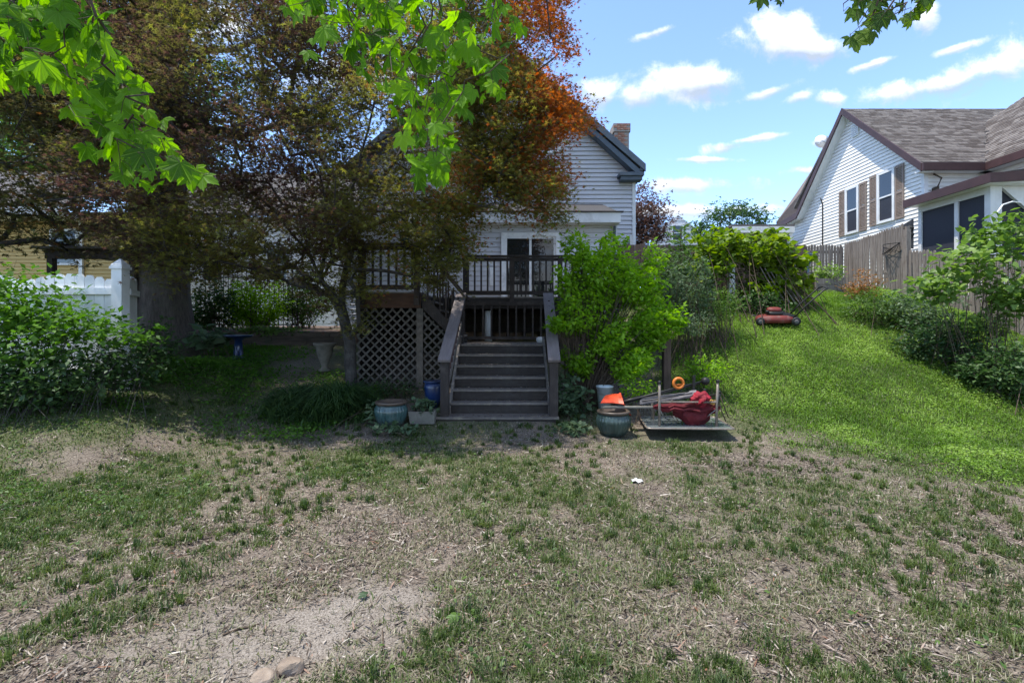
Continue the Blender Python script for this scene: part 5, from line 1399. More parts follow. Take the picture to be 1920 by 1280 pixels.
    for k in range(12):
        f = k / 11; c = Vector(P(1262, 748, 7.1)).lerp(Vector(P(1302, 737, 7.12)), f); w = .03 + .055 * f
        rings.append([(c.x + .02 * math.sin(a_ * 2 + k), c.y + w * 1.2 * math.cos(a_), c.z + w * .55 * math.sin(a_)) for a_ in np.linspace(0, 2 * math.pi, 16, endpoint=False)])
    q.loft(rings); crumple(q, .028, 15, 5); solo('grey_cloth', q, M['greycloth'], 'crumpled dark grey cloth stuffed beside the red fabric', 'cloth', tuple(P(1280, 744, 7.1)))
    # string trimmer: long dark shaft, black motor end, orange spool cover
    s = thing('string_trimmer', 'black string trimmer with an orange ring leaning across the overturned table', 'trimmer', P(1250, 735, 7.2))
    a, b = Vector(P(1168, 754, 7.15)), Vector(P(1322, 714, 7.25))
    q = MB(); q.tube([a, a.lerp(b, .5) + Vector((0, 0, .008)), b], .016, 7); part('shaft', q, M['black'], s, True)
    q = MB(); q.tube([a + Vector((.02, .07, -.02)), b + Vector((-.05, .07, -.05))], .013, 6); part('second_shaft', q, M['black'], s, True)
    q = MB(); q.tube([a + Vector((.0, .02, -.005)), a.lerp(b, .22) + Vector((0, .03, 0))], .030, 8); part('grip', q, M['black'], s, True)
    q = MB(); q.lathe([(.03, -.07), (.055, -.05), (.06, .0), (.045, .05), (.02, .08)], tuple(b), 12, axis='y'); part('motor', q, M['black'], s, True)
    c = Vector(P(1300, 716, 7.2)); q = MB(); q.bar(c + Vector((0, 0, -.14)), c + Vector((.01, 0, .10)), .045, .03, (1, 0, 0)); part('handle', q, M['black'], s)
    c = Vector(P(1272, 718, 7.16)); q = MB(); R_, r_ = .072, .022
    q.loft([[(c.x + (R_ + r_ * math.cos(t_)) * math.cos(p_), c.y + r_ * 1.3 * math.sin(t_), c.z + (R_ + r_ * math.cos(t_)) * math.sin(p_)) for t_ in np.linspace(0, 2 * math.pi, 8, endpoint=False)] for p_ in np.linspace(0, 2 * math.pi, 25)])
    q.bar(c + Vector((-.06, .01, -.03)), c + Vector((.06, .01, -.02)), .02, .03); part('orange_ring', q, M['orange'], s, True)
    # crossing rake-like metal rods at the right end
    k_ = thing('folded_stool', 'dark folded metal stool resting at the right end of the table legs', 'stool', P(1338, 748, 7.05))
    q = MB(); q.tube([P(1304, 752, 7.2), P(1325, 742, 7.1), P(1345, 740, 7.0), P(1350, 734, 6.95)], .018, 6); q.tube([P(1310, 760, 7.15), P(1338, 765, 7.05), P(1346, 757, 7.0), P(1350, 738, 6.95)], .016, 6); part('tube_frame', q, M['black'], k_, True)
    q = MB(); q.tube([P(1346, 745, 7.0), P(1352, 768, 6.98), P(1361, 790, 6.95)], .009, 5); q.tube([P(1350, 742, 7.05), P(1366, 783, 7.1)], .008, 5); part('strut', q, M['twig'], k_, True)
    q = MB(); c = Vector(P(1336, 754, 6.98)); q.loft([[(c.x + x_ * .07, c.y - .03 + y_, c.z + .045 * math.sin(x_ * 2 + y_ * 9) + z_) for (x_, y_, z_) in ((-1, 0, 0), (0, .0, .04), (1, 0, .01), (.6, .0, -.04), (-.4, .0, -.05))] for y_ in (0,)] + [[(c.x + x_ * .05, c.y + .06, c.z + z_) for (x_, z_) in ((-1, 0), (0, .035), (1, 0), (.6, -.035), (-.4, -.04))]]); part('seat_scrap', q, M['ochre'], k_)
    # orange-red shovel blade lying on the pot
    s = thing('snow_shovel', 'orange red plastic shovel lying across the dark teal pot', 'shovel', P(1148, 752, 7.05))
    p = [P(1126, 755, 6.92), P(1170, 757, 6.90), P(1163, 738, 7.1), P(1136, 741, 7.12)]
    rings = []
    for f in np.linspace(0, 1, 5):
        ring = []
        for g in np.linspace(0, 1, 6):
            q0 = Vector(p[0]).lerp(Vector(p[1]), g); q1 = Vector(p[3]).lerp(Vector(p[2]), g); q_ = q0.lerp(q1, f); ring.append(tuple(q_ + Vector((0, .05 * math.sin(math.pi * g), .012 * math.sin(math.pi * f)))))
        rings.append(ring)
    q = MB()
    for i in range(4):
        for j in range(5): q.add([rings[i][j], rings[i][j + 1], rings[i + 1][j + 1], rings[i + 1][j]], [(0, 1, 2, 3)]); q.add([tuple(Vector(x_) + Vector((0, .008, -.008))) for x_ in (rings[i][j], rings[i + 1][j], rings[i + 1][j + 1], rings[i][j + 1])], [(0, 1, 2, 3)])
    part('blade', q, M['orangered'], s, True)
    q = MB(); q.tube([Vector(p[2]) + Vector((0, .02, 0)), P(1174, 770, 7.5), P(1186, 782, 7.9)], .016, 7); part('handle', q, M['orangered'], s, True)


build_table()


def build_mower():
    x, y = P(1452, 0, 10.9)[0], 10.9; z = hz(x, y)
    t = thing('lawn_mower', 'faded red push mower with a black handle on the grass slope', 'lawn mower', (x, y, z + .01), R(-16))
    t.rotation_euler = (R(8), 0, R(-14)); t.scale = (.9, .9, .9)

    def oval(rx, ry, z_, n=22, e=.55, cx=0): return [(cx + rx * math.copysign(abs(math.cos(a)) ** e, math.cos(a)), ry * math.copysign(abs(math.sin(a)) ** e, math.sin(a)), z_) for a in np.linspace(0, 2 * math.pi, n, endpoint=False)]
    q = MB(); q.loft([oval(.43, .27, .06), oval(.44, .28, .13), oval(.42, .265, .19), oval(.30, .21, .235), oval(.22, .18, .24)]); part('deck_shell', q, M['red'], t, True, local=True)
    q = MB(); q.loft([oval(.19, .16, .23, e=.6), oval(.205, .175, .27, e=.6), oval(.20, .17, .325, e=.6)]); part('engine_block', q, M['black'], t, True, local=True)
    q = MB(); q.loft([oval(.16, .14, .325, e=.7, cx=-.02), oval(.17, .15, .36, e=.7, cx=-.02), oval(.15, .13, .41, e=.7, cx=-.03), oval(.11, .09, .425, e=.7, cx=-.03)]); part('engine_cover', q, M['red'], t, True, local=True)
    q = MB(); q.lathe([(.03, 0), (.045, .02), (.045, .05), (.02, .06)], (-.2, -.1, .30), 12); part('fuel_cap', q, M['black'], t, True, local=True)
    for sx in (-.40, .40):
        for sy in (-.31, .31):
            w = MB(); w.lathe([(.055, -.03), (.095, -.028), (.105, -.01), (.105, .01), (.095, .028), (.055, .03)], (sx, sy, .105), 20, axis='y'); wo = part('wheel', w, M['black'], t, True, local=True)
            w = MB(); w.lathe([(.01, -.036), (.05, -.034), (.056, -.02), (.056, .02), (.05, .034), (.01, .036)], (sx, sy, .105), 14, axis='y'); part('rim', w, M['greycloth'], wo, True, local=True)
    q = MB(); q.loft([[(.12, -.16, .25), (.40, -.20, .20), (.52, -.18, .12), (.52, .18, .12), (.40, .20, .20), (.12, .16, .25)], [(.12, -.14, .30), (.38, -.18, .26), (.50, -.17, .18), (.50, .17, .18), (.38, .18, .26), (.12, .14, .30)]]); part('rear_flap', q, M['black'], t, local=True)
    q = MB()
    for sy in (-.22, .22): q.tube([(.36, sy, .17), (.62, sy, .48), (1.00, sy, .86), (1.08, sy * .9, .90)], .019, 7)
    q.tube([(1.08, -.20, .90), (1.10, 0, .905), (1.08, .20, .90)], .014, 7); q.tube([(.98, -.22, .84), (1.02, -.1, .93), (1.02, .1, .93), (.98, .22, .84)], .009, 6); q.bar((.80, -.22, .66), (.80, .22, .66), .03, .02); part('handle', q, M['black'], t, True, local=True)


build_mower()


# ---------------------------------------------------------------- trees
def tree(name, label, cat, base, limbs, targets, leaf, shape, per, size, spread, r0, bark, seed, rnd_fn=None, tilt=.5, power=.55, rmin=.005, group=None, twig_len=.35, subs=3, step=.3, sag=.1, sides=6, roll=.5):
    rng = np.random.default_rng(seed)
    root = thing(name, label, cat, base, 0, group)
    arr, par, cnt, tips = skeleton(limbs, targets, rng, step, sag)
    mb = MB(); branch_mesh(mb, arr, par, cnt, r0, power, rmin, sides)
    pos = []
    for tp in tips:
        c = arr[tp]; d = c - arr[par[tp]] if par[tp] >= 0 else np.array([0, 0, 1.]); d = d / (np.linalg.norm(d) + 1e-6)
        for _ in range(subs):
            e = d * .6 + rng.normal(0, .6, 3) * np.array([1, 1, .5]); e /= np.linalg.norm(e); l = twig_len * rng.uniform(.6, 1.3)
            end = c + e * l; end[2] -= .12 * l
            mb.tube([tuple(c), tuple(c + e * l * .55), tuple(end)], [rmin, rmin * .8, rmin * .4], 3, cap=False)
            m = per // subs; f = rng.random((m, 1)) ** .7
            pos.append(c + (end - c) * f + rng.normal(0, 1, (m, 3)) * np.array(spread))
    pos = np.concatenate(pos)
    pos = pos[pos[:, 2] > hgt(pos[:, 0], pos[:, 1]) + .05]
    rn = rnd_fn(pos, rng) if rnd_fn else clump_rnd(pos, rng, .9)
    me = cloud_mesh('crown', pos, rots(len(pos), tilt, rng, None, roll), size * rng.uniform(.7, 1.25, len(pos)), shape, rn, base)
    link('crown', me, LM[leaf], root)
    part('trunk', mb, M[bark], root, True)
    return root


def build_japanese_maple():
    rng = np.random.default_rng(21)
    Yc = 8.4
    base = (P(662, 0, Yc)[0], Yc, hz(P(662, 0, Yc)[0], Yc) - .05)

    def pl(*pts): return [P(x, y, Y) for x, y, Y in pts]
    limbs = [[base] + pl((656, 640, 8.4), (640, 580, 8.4), (600, 520, 8.35), (577, 470, 8.3), (556, 380, 8.3), (530, 280, 8.3), (490, 170, 8.4), (450, 50, 8.5)),
             pl((600, 520, 8.35), (618, 440, 8.1), (600, 330, 7.9), (560, 210, 7.7), (520, 80, 7.5)),
             pl((640, 580, 8.4), (650, 500, 8.6), (665, 430, 8.8), (720, 330, 9.0), (800, 220, 9.2), (860, 100, 9.4)),
             pl((577, 470, 8.3), (520, 400, 8.0), (440, 330, 7.8), (340, 250, 7.6), (240, 150, 7.6)),
             pl((520, 400, 8.0), (430, 375, 8.2), (330, 372, 8.6), (220, 350, 9)),
             pl((665, 430, 8.8), (740, 405, 8.4), (850, 375, 8.2), (960, 320, 8.4)),
             pl((618, 440, 8.1), (670, 330, 7.4), (700, 200, 7.0), (740, 60, 6.8)),
             pl((556, 380, 8.3), (470, 250, 8.9), (400, 120, 9.4))]
    sil = [(118, -60), (1060, -60), (1046, 40), (1058, 90), (1018, 150), (1080, 208), (1096, 234), (1042, 254), (978, 284), (1018, 312), (1050, 334), (1036, 362), (1012, 385), (970, 378), (930, 392), (890, 398), (872, 440), (862, 500), (800, 545), (770, 510), (720, 450), (680, 470), (700, 560), (690, 640), (640, 620), (600, 560), (540, 545), (480, 520), (420, 490), (370, 505), (330, 520), (250, 470), (190, 450), (150, 380), (110, 250)]
    tg = []; cxp, cyp = 590, 250
    for (poly_, k_, Ya, Yb) in (([(700, 370), (880, 370), (872, 450), (862, 505), (800, 548), (770, 510), (715, 445)], 42, 7.2, 8.3), ([(860, 110), (1030, 150), (1110, 235), (1050, 270), (1000, 290), (1082, 335), (1062, 400), (985, 405), (890, 400), (840, 330), (850, 200)], 0, 7.3, 9.4), ([(860, 110), (1020, 150), (1088, 226), (1040, 252), (985, 285), (1058, 332), (1032, 390), (960, 375), (890, 370), (840, 330), (850, 200)], 175, 7.3, 9.4)):
        m_ = 0
        while m_ < k_:
            x, y = rng.uniform(690, 1120), rng.uniform(100, 560)
            if in_poly([x], [y], poly_)[0]: tg.append(P(x, y, rng.uniform(Ya, Yb))); m_ += 1
    for _ in range(26):
        x, y = rng.uniform(960, 1060), rng.uniform(285, 412)
        if in_poly([x], [y], [(980, 288), (1045, 300), (1088, 336), (1060, 380), (1050, 415), (985, 405)])[0]: tg.append(P(x, y, rng.uniform(7.6, 9.0)))
    for _ in range(250):
        x, y = rng.uniform(150, 700), rng.uniform(300, 545)
        if in_poly([x], [y], [(150, 300), (690, 300), (690, 470), (610, 545), (500, 530), (430, 505), (370, 520), (300, 515), (230, 460), (170, 420)])[0] and rng.random() < .8: tg.append(P(x, y, rng.uniform(7.0, 9.8)))
    while len(tg) < 1950:
        x = rng.uniform(100, 1120); y = rng.uniform(-190, 650)
        inside = bool(in_poly([x], [max(y, -50)], sil)[0])
        if not inside: continue
        if y < -20 and rng.random() < (-y - 20) / 420: continue
        r = min(1, math.hypot((x - cxp) / 560, (y - 150) / 480)); D = 2.9 * math.sqrt(max(0.02, 1 - r * r))
        if x > 860: D = min(D, 1.3)
        s = (-1 if rng.random() < .36 else 1) * rng.random() ** .5
        Y = 8.8 + s * D
        if y > 430 and x > 560: Y = 8.3 + rng.uniform(-1.0, .35)
        if 560 < x < 720 and y > 470 and rng.random() < .6: continue
        # a few windows in the foliage where light comes through
        if rng.random() < .85 * float(sst(.56, .66, fbm([x / 100.], [y / 100.], 1.3, 3))[0]) and x < 860: continue
        if x > 800 and 9.0 < Y and y > 400: Y = 8.2
        tg.append(P(x, y, Y))
    tg = np.array(tg)

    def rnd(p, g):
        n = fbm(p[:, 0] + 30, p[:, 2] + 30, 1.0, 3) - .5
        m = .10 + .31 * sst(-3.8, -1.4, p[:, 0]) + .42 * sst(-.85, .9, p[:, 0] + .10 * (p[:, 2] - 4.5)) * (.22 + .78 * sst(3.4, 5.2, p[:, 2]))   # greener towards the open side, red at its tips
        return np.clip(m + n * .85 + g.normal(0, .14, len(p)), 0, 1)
    tree('japanese_maple', 'bronze leaved Japanese maple with spreading dark stems beside the deck', 'tree', base, limbs, tg, 'bronze', 'palm', 104, .056, (.11, .11, .05), .105, 'darkbark', 31, rnd, .5, .5, .004, subs=4, twig_len=.42)


def build_big_tree():
    rng = np.random.default_rng(8)
    Y = 11.0; x = P(303, 0, Y)[0]; base = (x, Y, hz(x, Y) - .1)
    root_pts = [base, (x + .02, Y, base[2] + .5), (x - .08, Y, 3.0), (x - .12, Y, 5.0), (x + .1, Y, 7.2)]
    t = thing('shade_tree', 'huge thick trunked shade tree standing behind the white vinyl fence', 'tree', base)
    mb = MB(); rings = []
    zs = np.linspace(base[2], 8.5, 26)
    for z in zs:
        f = (z - base[2]); r = .57 + .34 * math.exp(-f * 2.0) - .012 * f; ring = []
        cx = x - .035 * f + .012 * math.sin(f); cy = Y + .03 * f
        for k in range(40):
            a = 2 * math.pi * k / 40
            rr = r * (1 + .10 * math.exp(-f * 1.3) * math.cos(5 * a + .6) + .035 * math.sin(9 * a + f * .8) + .05 * (float(vnoise(np.array(a * 3.0), np.array(z * 2.2 + 3))) - .5))
            ring.append((cx + rr * math.cos(a), cy + rr * math.sin(a), z))
        rings.append(ring)
    mb.loft(rings)
    part('trunk', mb, M['bark'], t, True)
    top = np.array([x - .26, Y + .2, 7.9])
    tg = []
    while len(tg) < 300:
        d = rng.normal(0, 1, 3); d /= np.linalg.norm(d); r = rng.uniform(.45, 1) ** .6
        p = np.array([x - .6, Y + 1.2, 8.6]) + d * r * np.array([5.0, 3.6, 3.2])
        if p[2] < 5.2: continue
        if 330 < 960 + p[0] / p[1] * F < 900 and rng.random() < .8: continue
        tg.append(p)
    limbs = [[tuple(top - np.array([0, 0, .8])), tuple(top), (x - .3, Y + .5, 9.5), (x - .4, Y + .8, 11)], [tuple(top), (x + 1.4, Y - .4, 9.2), (x + 2.6, Y - .6, 10)], [tuple(top), (x - 1.8, Y + .2, 9.0), (x - 3.6, Y, 9.8)], [tuple(top), (x + .4, Y + 2.2, 9.2), (x + .6, Y + 3, 10)]]
    arr, par, cnt, tips = skeleton(limbs, tg, rng, .6, .08)
    mb = MB(); branch_mesh(mb, arr, par, cnt, .36, .5, .012, 7); part('limbs', mb, M['bark'], t, True)
    c = np.repeat(arr[tips], 95, 0); pos = c + rng.normal(0, 1, c.shape) * np.array([.42, .42, .24])
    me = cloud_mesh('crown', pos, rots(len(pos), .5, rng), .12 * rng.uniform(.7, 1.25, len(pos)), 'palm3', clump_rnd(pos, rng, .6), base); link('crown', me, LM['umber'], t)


def build_back_trees():
    rng = np.random.default_rng(77)

    def simple(name, label, c, r, ground, leaf, ncl, per, size, seed, trunk=.12, sp=.3, shape='palm3', dens=1.0, cut=None):
        g = np.random.default_rng(seed); tg = []
        while len(tg) < ncl:
            d = g.normal(0, 1, 3); d /= np.linalg.norm(d); p = np.array(c) + d * np.array(r) * g.uniform(.35, 1) ** .6
            if p[2] < ground + .5: continue
            tg.append(p)
        base = (c[0], c[1], ground - .1)
        tree(name, label, 'tree', base, [[base, (c[0] + .05, c[1], ground + (c[2] - ground) * .5), tuple(c), (c[0], c[1], c[2] + r[2] * .6)]], np.array(tg), leaf, shape, per, size, (sp, sp, sp * .6), trunk, 'darkbark', seed, None, .55, subs=3, twig_len=sp * 1.6, step=.5, rmin=.008)
    simple('plum_tree', 'purple brown leaved small tree at the right corner of the grey house', P(1203, 430, 21), (.85, 1.0, 1.75), 2.8, 'plum', 90, 70, .10, 3)
    simple('bare_topped_tree', 'thin topped green tree on the skyline behind the grapevine', P(1368, 425, 30), (2.2, 1.6, 1.45), 2.8, 'deep', 80, 40, .16, 4, sp=.30)
    # trees closing the view on the left, beyond the neighbours
    simple('leafy_tree', 'bright green tree behind the yellow house at the left edge', P(40, 300, 24), (4.0, 3, 3.4), 1.5, 'mid', 150, 70, .19, 5, .3, .55)
    simple('leafy_tree', 'green tree far behind the big trunk and the maple', P(250, 200, 30), (6.0, 4, 5.5), 1.5, 'mid', 170, 70, .26, 6, .35, .75)
    simple('copper_tree', 'copper brown leaved tree over the left fence', (-10.4, 9.4, 5.5), (4.0, 2.0, 2.7), 1.0, 'umber', 330, 90, .075, 9, .12, .22, 'palm')


# ---------------------------------------------------------------- hanging maple branches overhead, every leaf its own piece
def norway_leaf(seed):
    g = random.Random(seed)
    lob = [(0, 1.0), (48, .92), (-48, .92), (100, .62), (-100, .62)]
    pts = []
    for ang, ln in sorted(lob, key=lambda q: q[0]):
        ln *= g.uniform(.94, 1.06)
        for da, f in ((-15, .74), (-10, .86), (-7, .82), (-4, .90), (0, 1.0), (4, .90), (7, .82), (10, .86), (15, .74)):
            pts.append((R(ang + da + g.uniform(-.8, .8)), ln * f))
        pts.append((R(ang + 24.5), .60 if -60 < ang < 40 else (.50 if ang < 90 else .45)))
    pts = pts[:-1] + [(R(160), .28)]
    pts = [(R(-160), .28)] + pts
    vs = [(0, 0, 0)]
    cup = g.uniform(-.45, .25); curl = g.uniform(.12, .42)
    for a, r in pts:
        x, y = r * math.sin(a), r * math.cos(a)
        fold = abs(math.sin((a) * 3.6)) * .05
        vs.append((x, y, -curl * r * r + cup * abs(x) * .5 + fold * r))
    n = len(vs) - 1
    fs = [(0, i, i + 1) for i in range(1, n)]
    me = bpy.data.meshes.new('leaf'); me.from_pydata(vs, [], fs); me.update()
    return me


def build_hanging_branches():
    rng = np.random.default_rng(14)
    leaves = {k: [] for k in ('maple', 'mapledark')}
    for k in leaves:
        for s in range(5):
            me = norway_leaf(s); me.materials.append(LM[k]); leaves[k].append(me)

    def branch(label, mains, polys, n, size, m, depth, seed):
        g = np.random.default_rng(seed)
        mains = [[tuple(np.array(mains[0][0]) + np.array([.25, -.35, 2.6])), tuple(np.array(mains[0][0]) + np.array([.10, -.12, 1.1]))] + list(mains[0])] + mains[1:]   # up to the limb overhead
        top = mains[0][0]
        t = thing('maple_branch', label, 'branch', top, 0, 'overhanging maple branches')
        tg = []; tries = 0
        xs = [p[0] for p in polys]; ys = [p[1] for p in polys]
        while len(tg) < n and tries < 20000:
            tries += 1
            x, y = g.uniform(min(xs), max(xs)), g.uniform(min(ys), max(ys))
            if not in_poly([x], [y], polys)[0]: continue
            p = np.array(P(x, y, g.uniform(*depth)))
            if any(np.linalg.norm(p - q) < size * .34 for q in tg): continue
            tg.append(p)
        ends = []
        for p in tg: ends.append(p + np.array([g.normal(0, .02), g.normal(0, .03), .035 + .03 * g.random()]))
        arr, par, cnt, tips = skeleton(mains, np.array(ends), g, .08, .05)
        mb = MB(); branch_mesh(mb, arr, par, cnt, .008, .4, .0012, 5)
        part('twig', mb, M['twig'], t, True)
        # stalk per leaf goes from the twig to the leaf base
        rl = root_loc(t)
        order = np.argsort(np.linalg.norm(np.array(ends) - arr[0], axis=1))
        sm = MB()
        for j, i in enumerate(order):
            p = np.array(tg[i]); a = arr[tips[j]]
            sz = size * g.uniform(.5, 1.2)
            dr = np.array([g.normal(0, .45), g.normal(-.15, .35), -.75 + g.normal(0, .22)]); dr /= np.linalg.norm(dr)   # leaf points down and out
            start = p - dr * sz * .45
            sm.tube([tuple(a), tuple((a + start) / 2 + np.array([0, 0, .012])), tuple(start)], .0009, 3, cap=False)
            yv = Vector(dr); nv = Vector((g.normal(0, .55), -.62 + g.normal(0, .35), .65 + g.normal(0, .35))); xv = yv.cross(nv).normalized(); nv = xv.cross(yv).normalized()
            o = bpy.data.objects.new('leaf', leaves[m][j % 5]); COL.objects.link(o); o.parent = t
            mt = Matrix((xv, yv, nv)).transposed().to_4x4(); mt = mt @ Matrix.Scale(sz * .62, 4); mt.translation = Vector(start) - rl
            o.matrix_local = mt
        part('stalks', sm, M['twig'], t, kind='stuff')
        return t
    branch('bright green maple branch sweeping down from the upper left corner', [[P(60, -190, 1.43), P(100, -40, 1.48), P(190, 150, 1.57), P(260, 260, 1.62), P(370, 330, 1.65)]],
           [(-60, -70), (185, -70), (190, 100), (255, 170), (300, 270), (395, 345), (290, 362), (170, 320), (165, 250), (100, 180), (0, 170), (-60, 160)], 250, .100, 'maple', (1.33, 1.7), 2)
    branch('bright green maple branch hanging down over the middle of the bronze maple', [[P(770, -200, 1.54), P(776, 0, 1.65), P(782, 190, 1.71), P(800, 300, 1.71)], [P(776, -60, 1.65), P(830, 30, 1.65), P(900, 110, 1.68)], [P(776, -60, 1.65), P(680, 20, 1.71), P(620, 80, 1.71)]],
           [(520, -70), (985, -70), (980, 70), (935, 190), (890, 235), (840, 215), (862, 350), (800, 370), (755, 300), (740, 200), (700, 170), (650, 125), (585, 110), (570, 40), (520, 20)], 298, .094, 'maple', (1.48, 1.85), 3)
    branch('small dark green maple spray against the sky at the upper right', [[P(1690, -150, 1.71), P(1690, -20, 1.77), P(1650, 40, 1.80), P(1620, 75, 1.80)]],
           [(1592, 20), (1640, -40), (1742, -60), (1742, 20), (1720, 55), (1690, 62), (1650, 60), (1640, 92), (1605, 85)], 48, .088, 'mapledark', (1.65, 1.9), 4)
    branch('tip of a dark green maple spray at the top edge over the clouds', [[P(1450, -160, 1.71), P(1445, -40, 1.77)]], [(1405, -50), (1485, -50), (1475, 8), (1415, 14)], 9, .075, 'mapledark', (1.7, 1.85), 5)
    branch('tip of a dark green maple spray in the upper right corner', [[P(1960, -160, 1.71), P(1935, -40, 1.77)]], [(1890, -40), (1990, -50), (1980, 10), (1905, 8)], 9, .075, 'mapledark', (1.7, 1.85), 6)


build_big_tree(); build_japanese_maple(); build_back_trees(); build_hanging_branches()


# ---------------------------------------------------------------- shrubs, vines, weeds
def lobe(x, y, Y, rx, ry, rY, w=1.0): return (P(x, y, Y), (rx / F * Y, rY, ry / F * Y), w)


def at(x, Y): X = P(x, 0, Y)[0]; return (X, Y, hz(X, Y))


def build_plants():
    plant('lime_shrub', 'tall lime green shrub growing just right of the steps', 'shrub', at(1092, 8.3),
          [lobe(1128, 500, 8.3, 62, 52, .55, 1.1), lobe(1078, 462, 8.2, 24, 34, .3, .32), lobe(1192, 525, 8.4, 52, 42, .5, .9), lobe(1232, 602, 8.2, 44, 52, .45, .9), lobe(1058, 606, 7.9, 34, 13, .25, .28), lobe(1190, 680, 8.0, 42, 40, .4, .55),
           lobe(1110, 580, 8.5, 62, 52, .5, .6), lobe(1160, 632, 8.2, 52, 46, .45, .5), lobe(1228, 478, 8.5, 20, 26, .25, .18), lobe(1272, 588, 8.2, 16, 30, .25, .16), lobe(1055, 520, 8.1, 18, 26, .25, .16), lobe(1150, 452, 8.4, 22, 24, .25, .16), lobe(1085, 560, 8.1, 40, 55, .35, .45), lobe(1085, 665, 8.15, 36, 40, .3, .3)],
          21500, .088, 'lime', 'oval', twigs=250, stem_r=.009, spread=.13, tilt=.6, follow=.1, reach=.42, jitter=.075)
    plant('leafy_vine_mass', 'low tangle of grey green leaves beside the right step post', 'plant', at(1082, 7.75), [lobe(1082, 765, 7.75, 36, 45, .3), lobe(1062, 710, 7.9, 18, 30, .2, .4)], 700, .075, 'bluish', 'heart', twigs=24, stem_r=.006, tilt=.6)
    plant('ivy_patch', 'ivy leaves trailing on the ground in front of the dark teal pot', 'plant', at(1070, 7.2), [lobe(1070, 806, 7.15, 40, 12, .25)], 260, .07, 'bluish', 'heart', twigs=16, stem_r=.004, tilt=.5)
    plant('ivy_patch', 'ivy leaves trailing round the turquoise ribbed pot', 'plant', at(725, 7.05), [lobe(738, 801, 6.98, 46, 8, .18), lobe(698, 775, 7.3, 12, 30, .2, .5)], 300, .07, 'bluish', 'heart', twigs=18, stem_r=.004, tilt=.5)
    plant('planter_plant', 'leafy plant growing in the concrete planter by the bottom step', 'plant', (P(790, 0, 7.43)[0], 7.43, hz(P(790, 0, 7.43)[0], 7.43) + .16), [lobe(792, 766, 7.43, 26, 18, .16)], 190, .06, 'bluish', 'heart', twigs=14, stem_r=.004, stems=1, spread=.06, tilt=.6)
    plant('lattice_shrub', 'low dark leafed plant in front of the lattice', 'plant', at(735, 8.6), [lobe(745, 728, 8.6, 60, 18, .25)], 700, .05, 'deep', 'oval', twigs=24, stem_r=.005)
    # grassy fern clump left of the pot
    for (lab, x0, x1, y0, Yc, n, h) in (('arching dark green clump of strap leaves left of the turquoise pot', 560, 700, 740, 7.7, 2600, .42), ('ferny low green clump at the edge of the brown path', 495, 600, 745, 7.9, 1500, .32)):
        g = np.random.default_rng(n); xa, xb = P(x0, 0, Yc)[0], P(x1, 0, Yc)[0]; base = ((xa + xb) / 2, Yc, hz((xa + xb) / 2, Yc))
        t = thing('strap_leaf_clump', lab, 'plant', base); V = []; Fi = []; rn = []
        for k in range(n):
            u = g.normal(0, .27); cx = base[0] + u * (xb - xa) * .8; cy = Yc + g.normal(0, .22); cz = hz(cx, cy) - .01
            az = g.uniform(0, 6.28); hh = h * g.uniform(.45, 1.15) * (.45 + .75 * math.exp(-(u / .3) ** 2)); ln = g.uniform(.5, 1.6) * hh; w = g.uniform(.005, .012)
            d = np.array([math.cos(az), math.sin(az), 0]); s = np.array([-d[1], d[0], 0]) * w
            b = len(V); p0 = np.array([cx, cy, cz]); p1 = p0 + d * ln * .35 + [0, 0, hh * .7]; p2 = p0 + d * ln * .8 + [0, 0, hh * .95]; p3 = p0 + d * ln * 1.25 + [0, 0, hh * .72]
            V += [p0 - s * .6, p0 + s * .6, p1 - s, p1 + s, p2 - s * .8, p2 + s * .8, p3]
            Fi += [b, b + 1, b + 3, b, b + 3, b + 2, b + 2, b + 3, b + 5, b + 2, b + 5, b + 4, b + 4, b + 5, b + 6]; rn.append(g.random())
        link('foliage', tri_mesh('foliage', np.array(V) - np.array(base), np.array(Fi), np.repeat(np.array(rn), 5)), LM['deep'], t)
        pos = np.stack([base[0] + g.normal(0, .30, 900) * (xb - xa), Yc + g.normal(0, .2, 900), np.zeros(900)], -1); pos[:, 2] = hgt(pos[:, 0], pos[:, 1]) + g.random(900) ** 1.5 * h * .8
        link('leaflets', cloud_mesh('leaflets', pos, rots(900, .6, g), g.uniform(.03, .065, 900), 'oval', g.random(900), base), LM['mid'], t)
    # left foreground shrub: bright upper leaves, dark twiggy foot
    plant('broad_leaf_shrub', 'bright green broad leaved shrub filling the left edge before the white fence', 'shrub', at(80, 6.6),
          [lobe(30, 552, 6.6, 90, 60, .6, 1.2), lobe(140, 600, 6.6, 85, 32, .5, .8), lobe(235, 625, 6.6, 65, 22, .35, .45), lobe(60, 630, 6.4, 100, 50, .5, .8), lobe(-60, 540, 6.6, 70, 80, .5, .6)], 8200, .095, 'fresh', 'oval', twigs=110, stem_r=.005, spread=.3, tilt=.5, reach=.85, jitter=.2, bark='darkbark')
    plant('shade_shrub', 'dark leafy growth in the shade under the left shrub', 'shrub', at(120, 6.5), [lobe(90, 700, 6.4, 150, 55, .5, 1.3), lobe(245, 680, 6.9, 70, 46, .4, .8), lobe(-40, 700, 6.3, 80, 65, .5, .7)], 8500, .08, 'deep', 'oval', twigs=110, stem_r=.004, spread=.4, reach=.95, jitter=.22, bark='darkbark')
    plant('shade_shrub', 'dark low bush at the foot of the huge trunk', 'shrub', at(290, 8.6), [lobe(275, 640, 8.6, 55, 50, .5)], 1100, .075, 'deep', 'oval', twigs=26)
    plant('hosta', 'broad leaved hosta beside the huge trunk', 'plant', at(385, 10.6), [lobe(388, 628, 10.6, 32, 20, .4)], 130, .20, 'bluish', 'heart', twigs=20, stem_r=.006, tilt=.35)
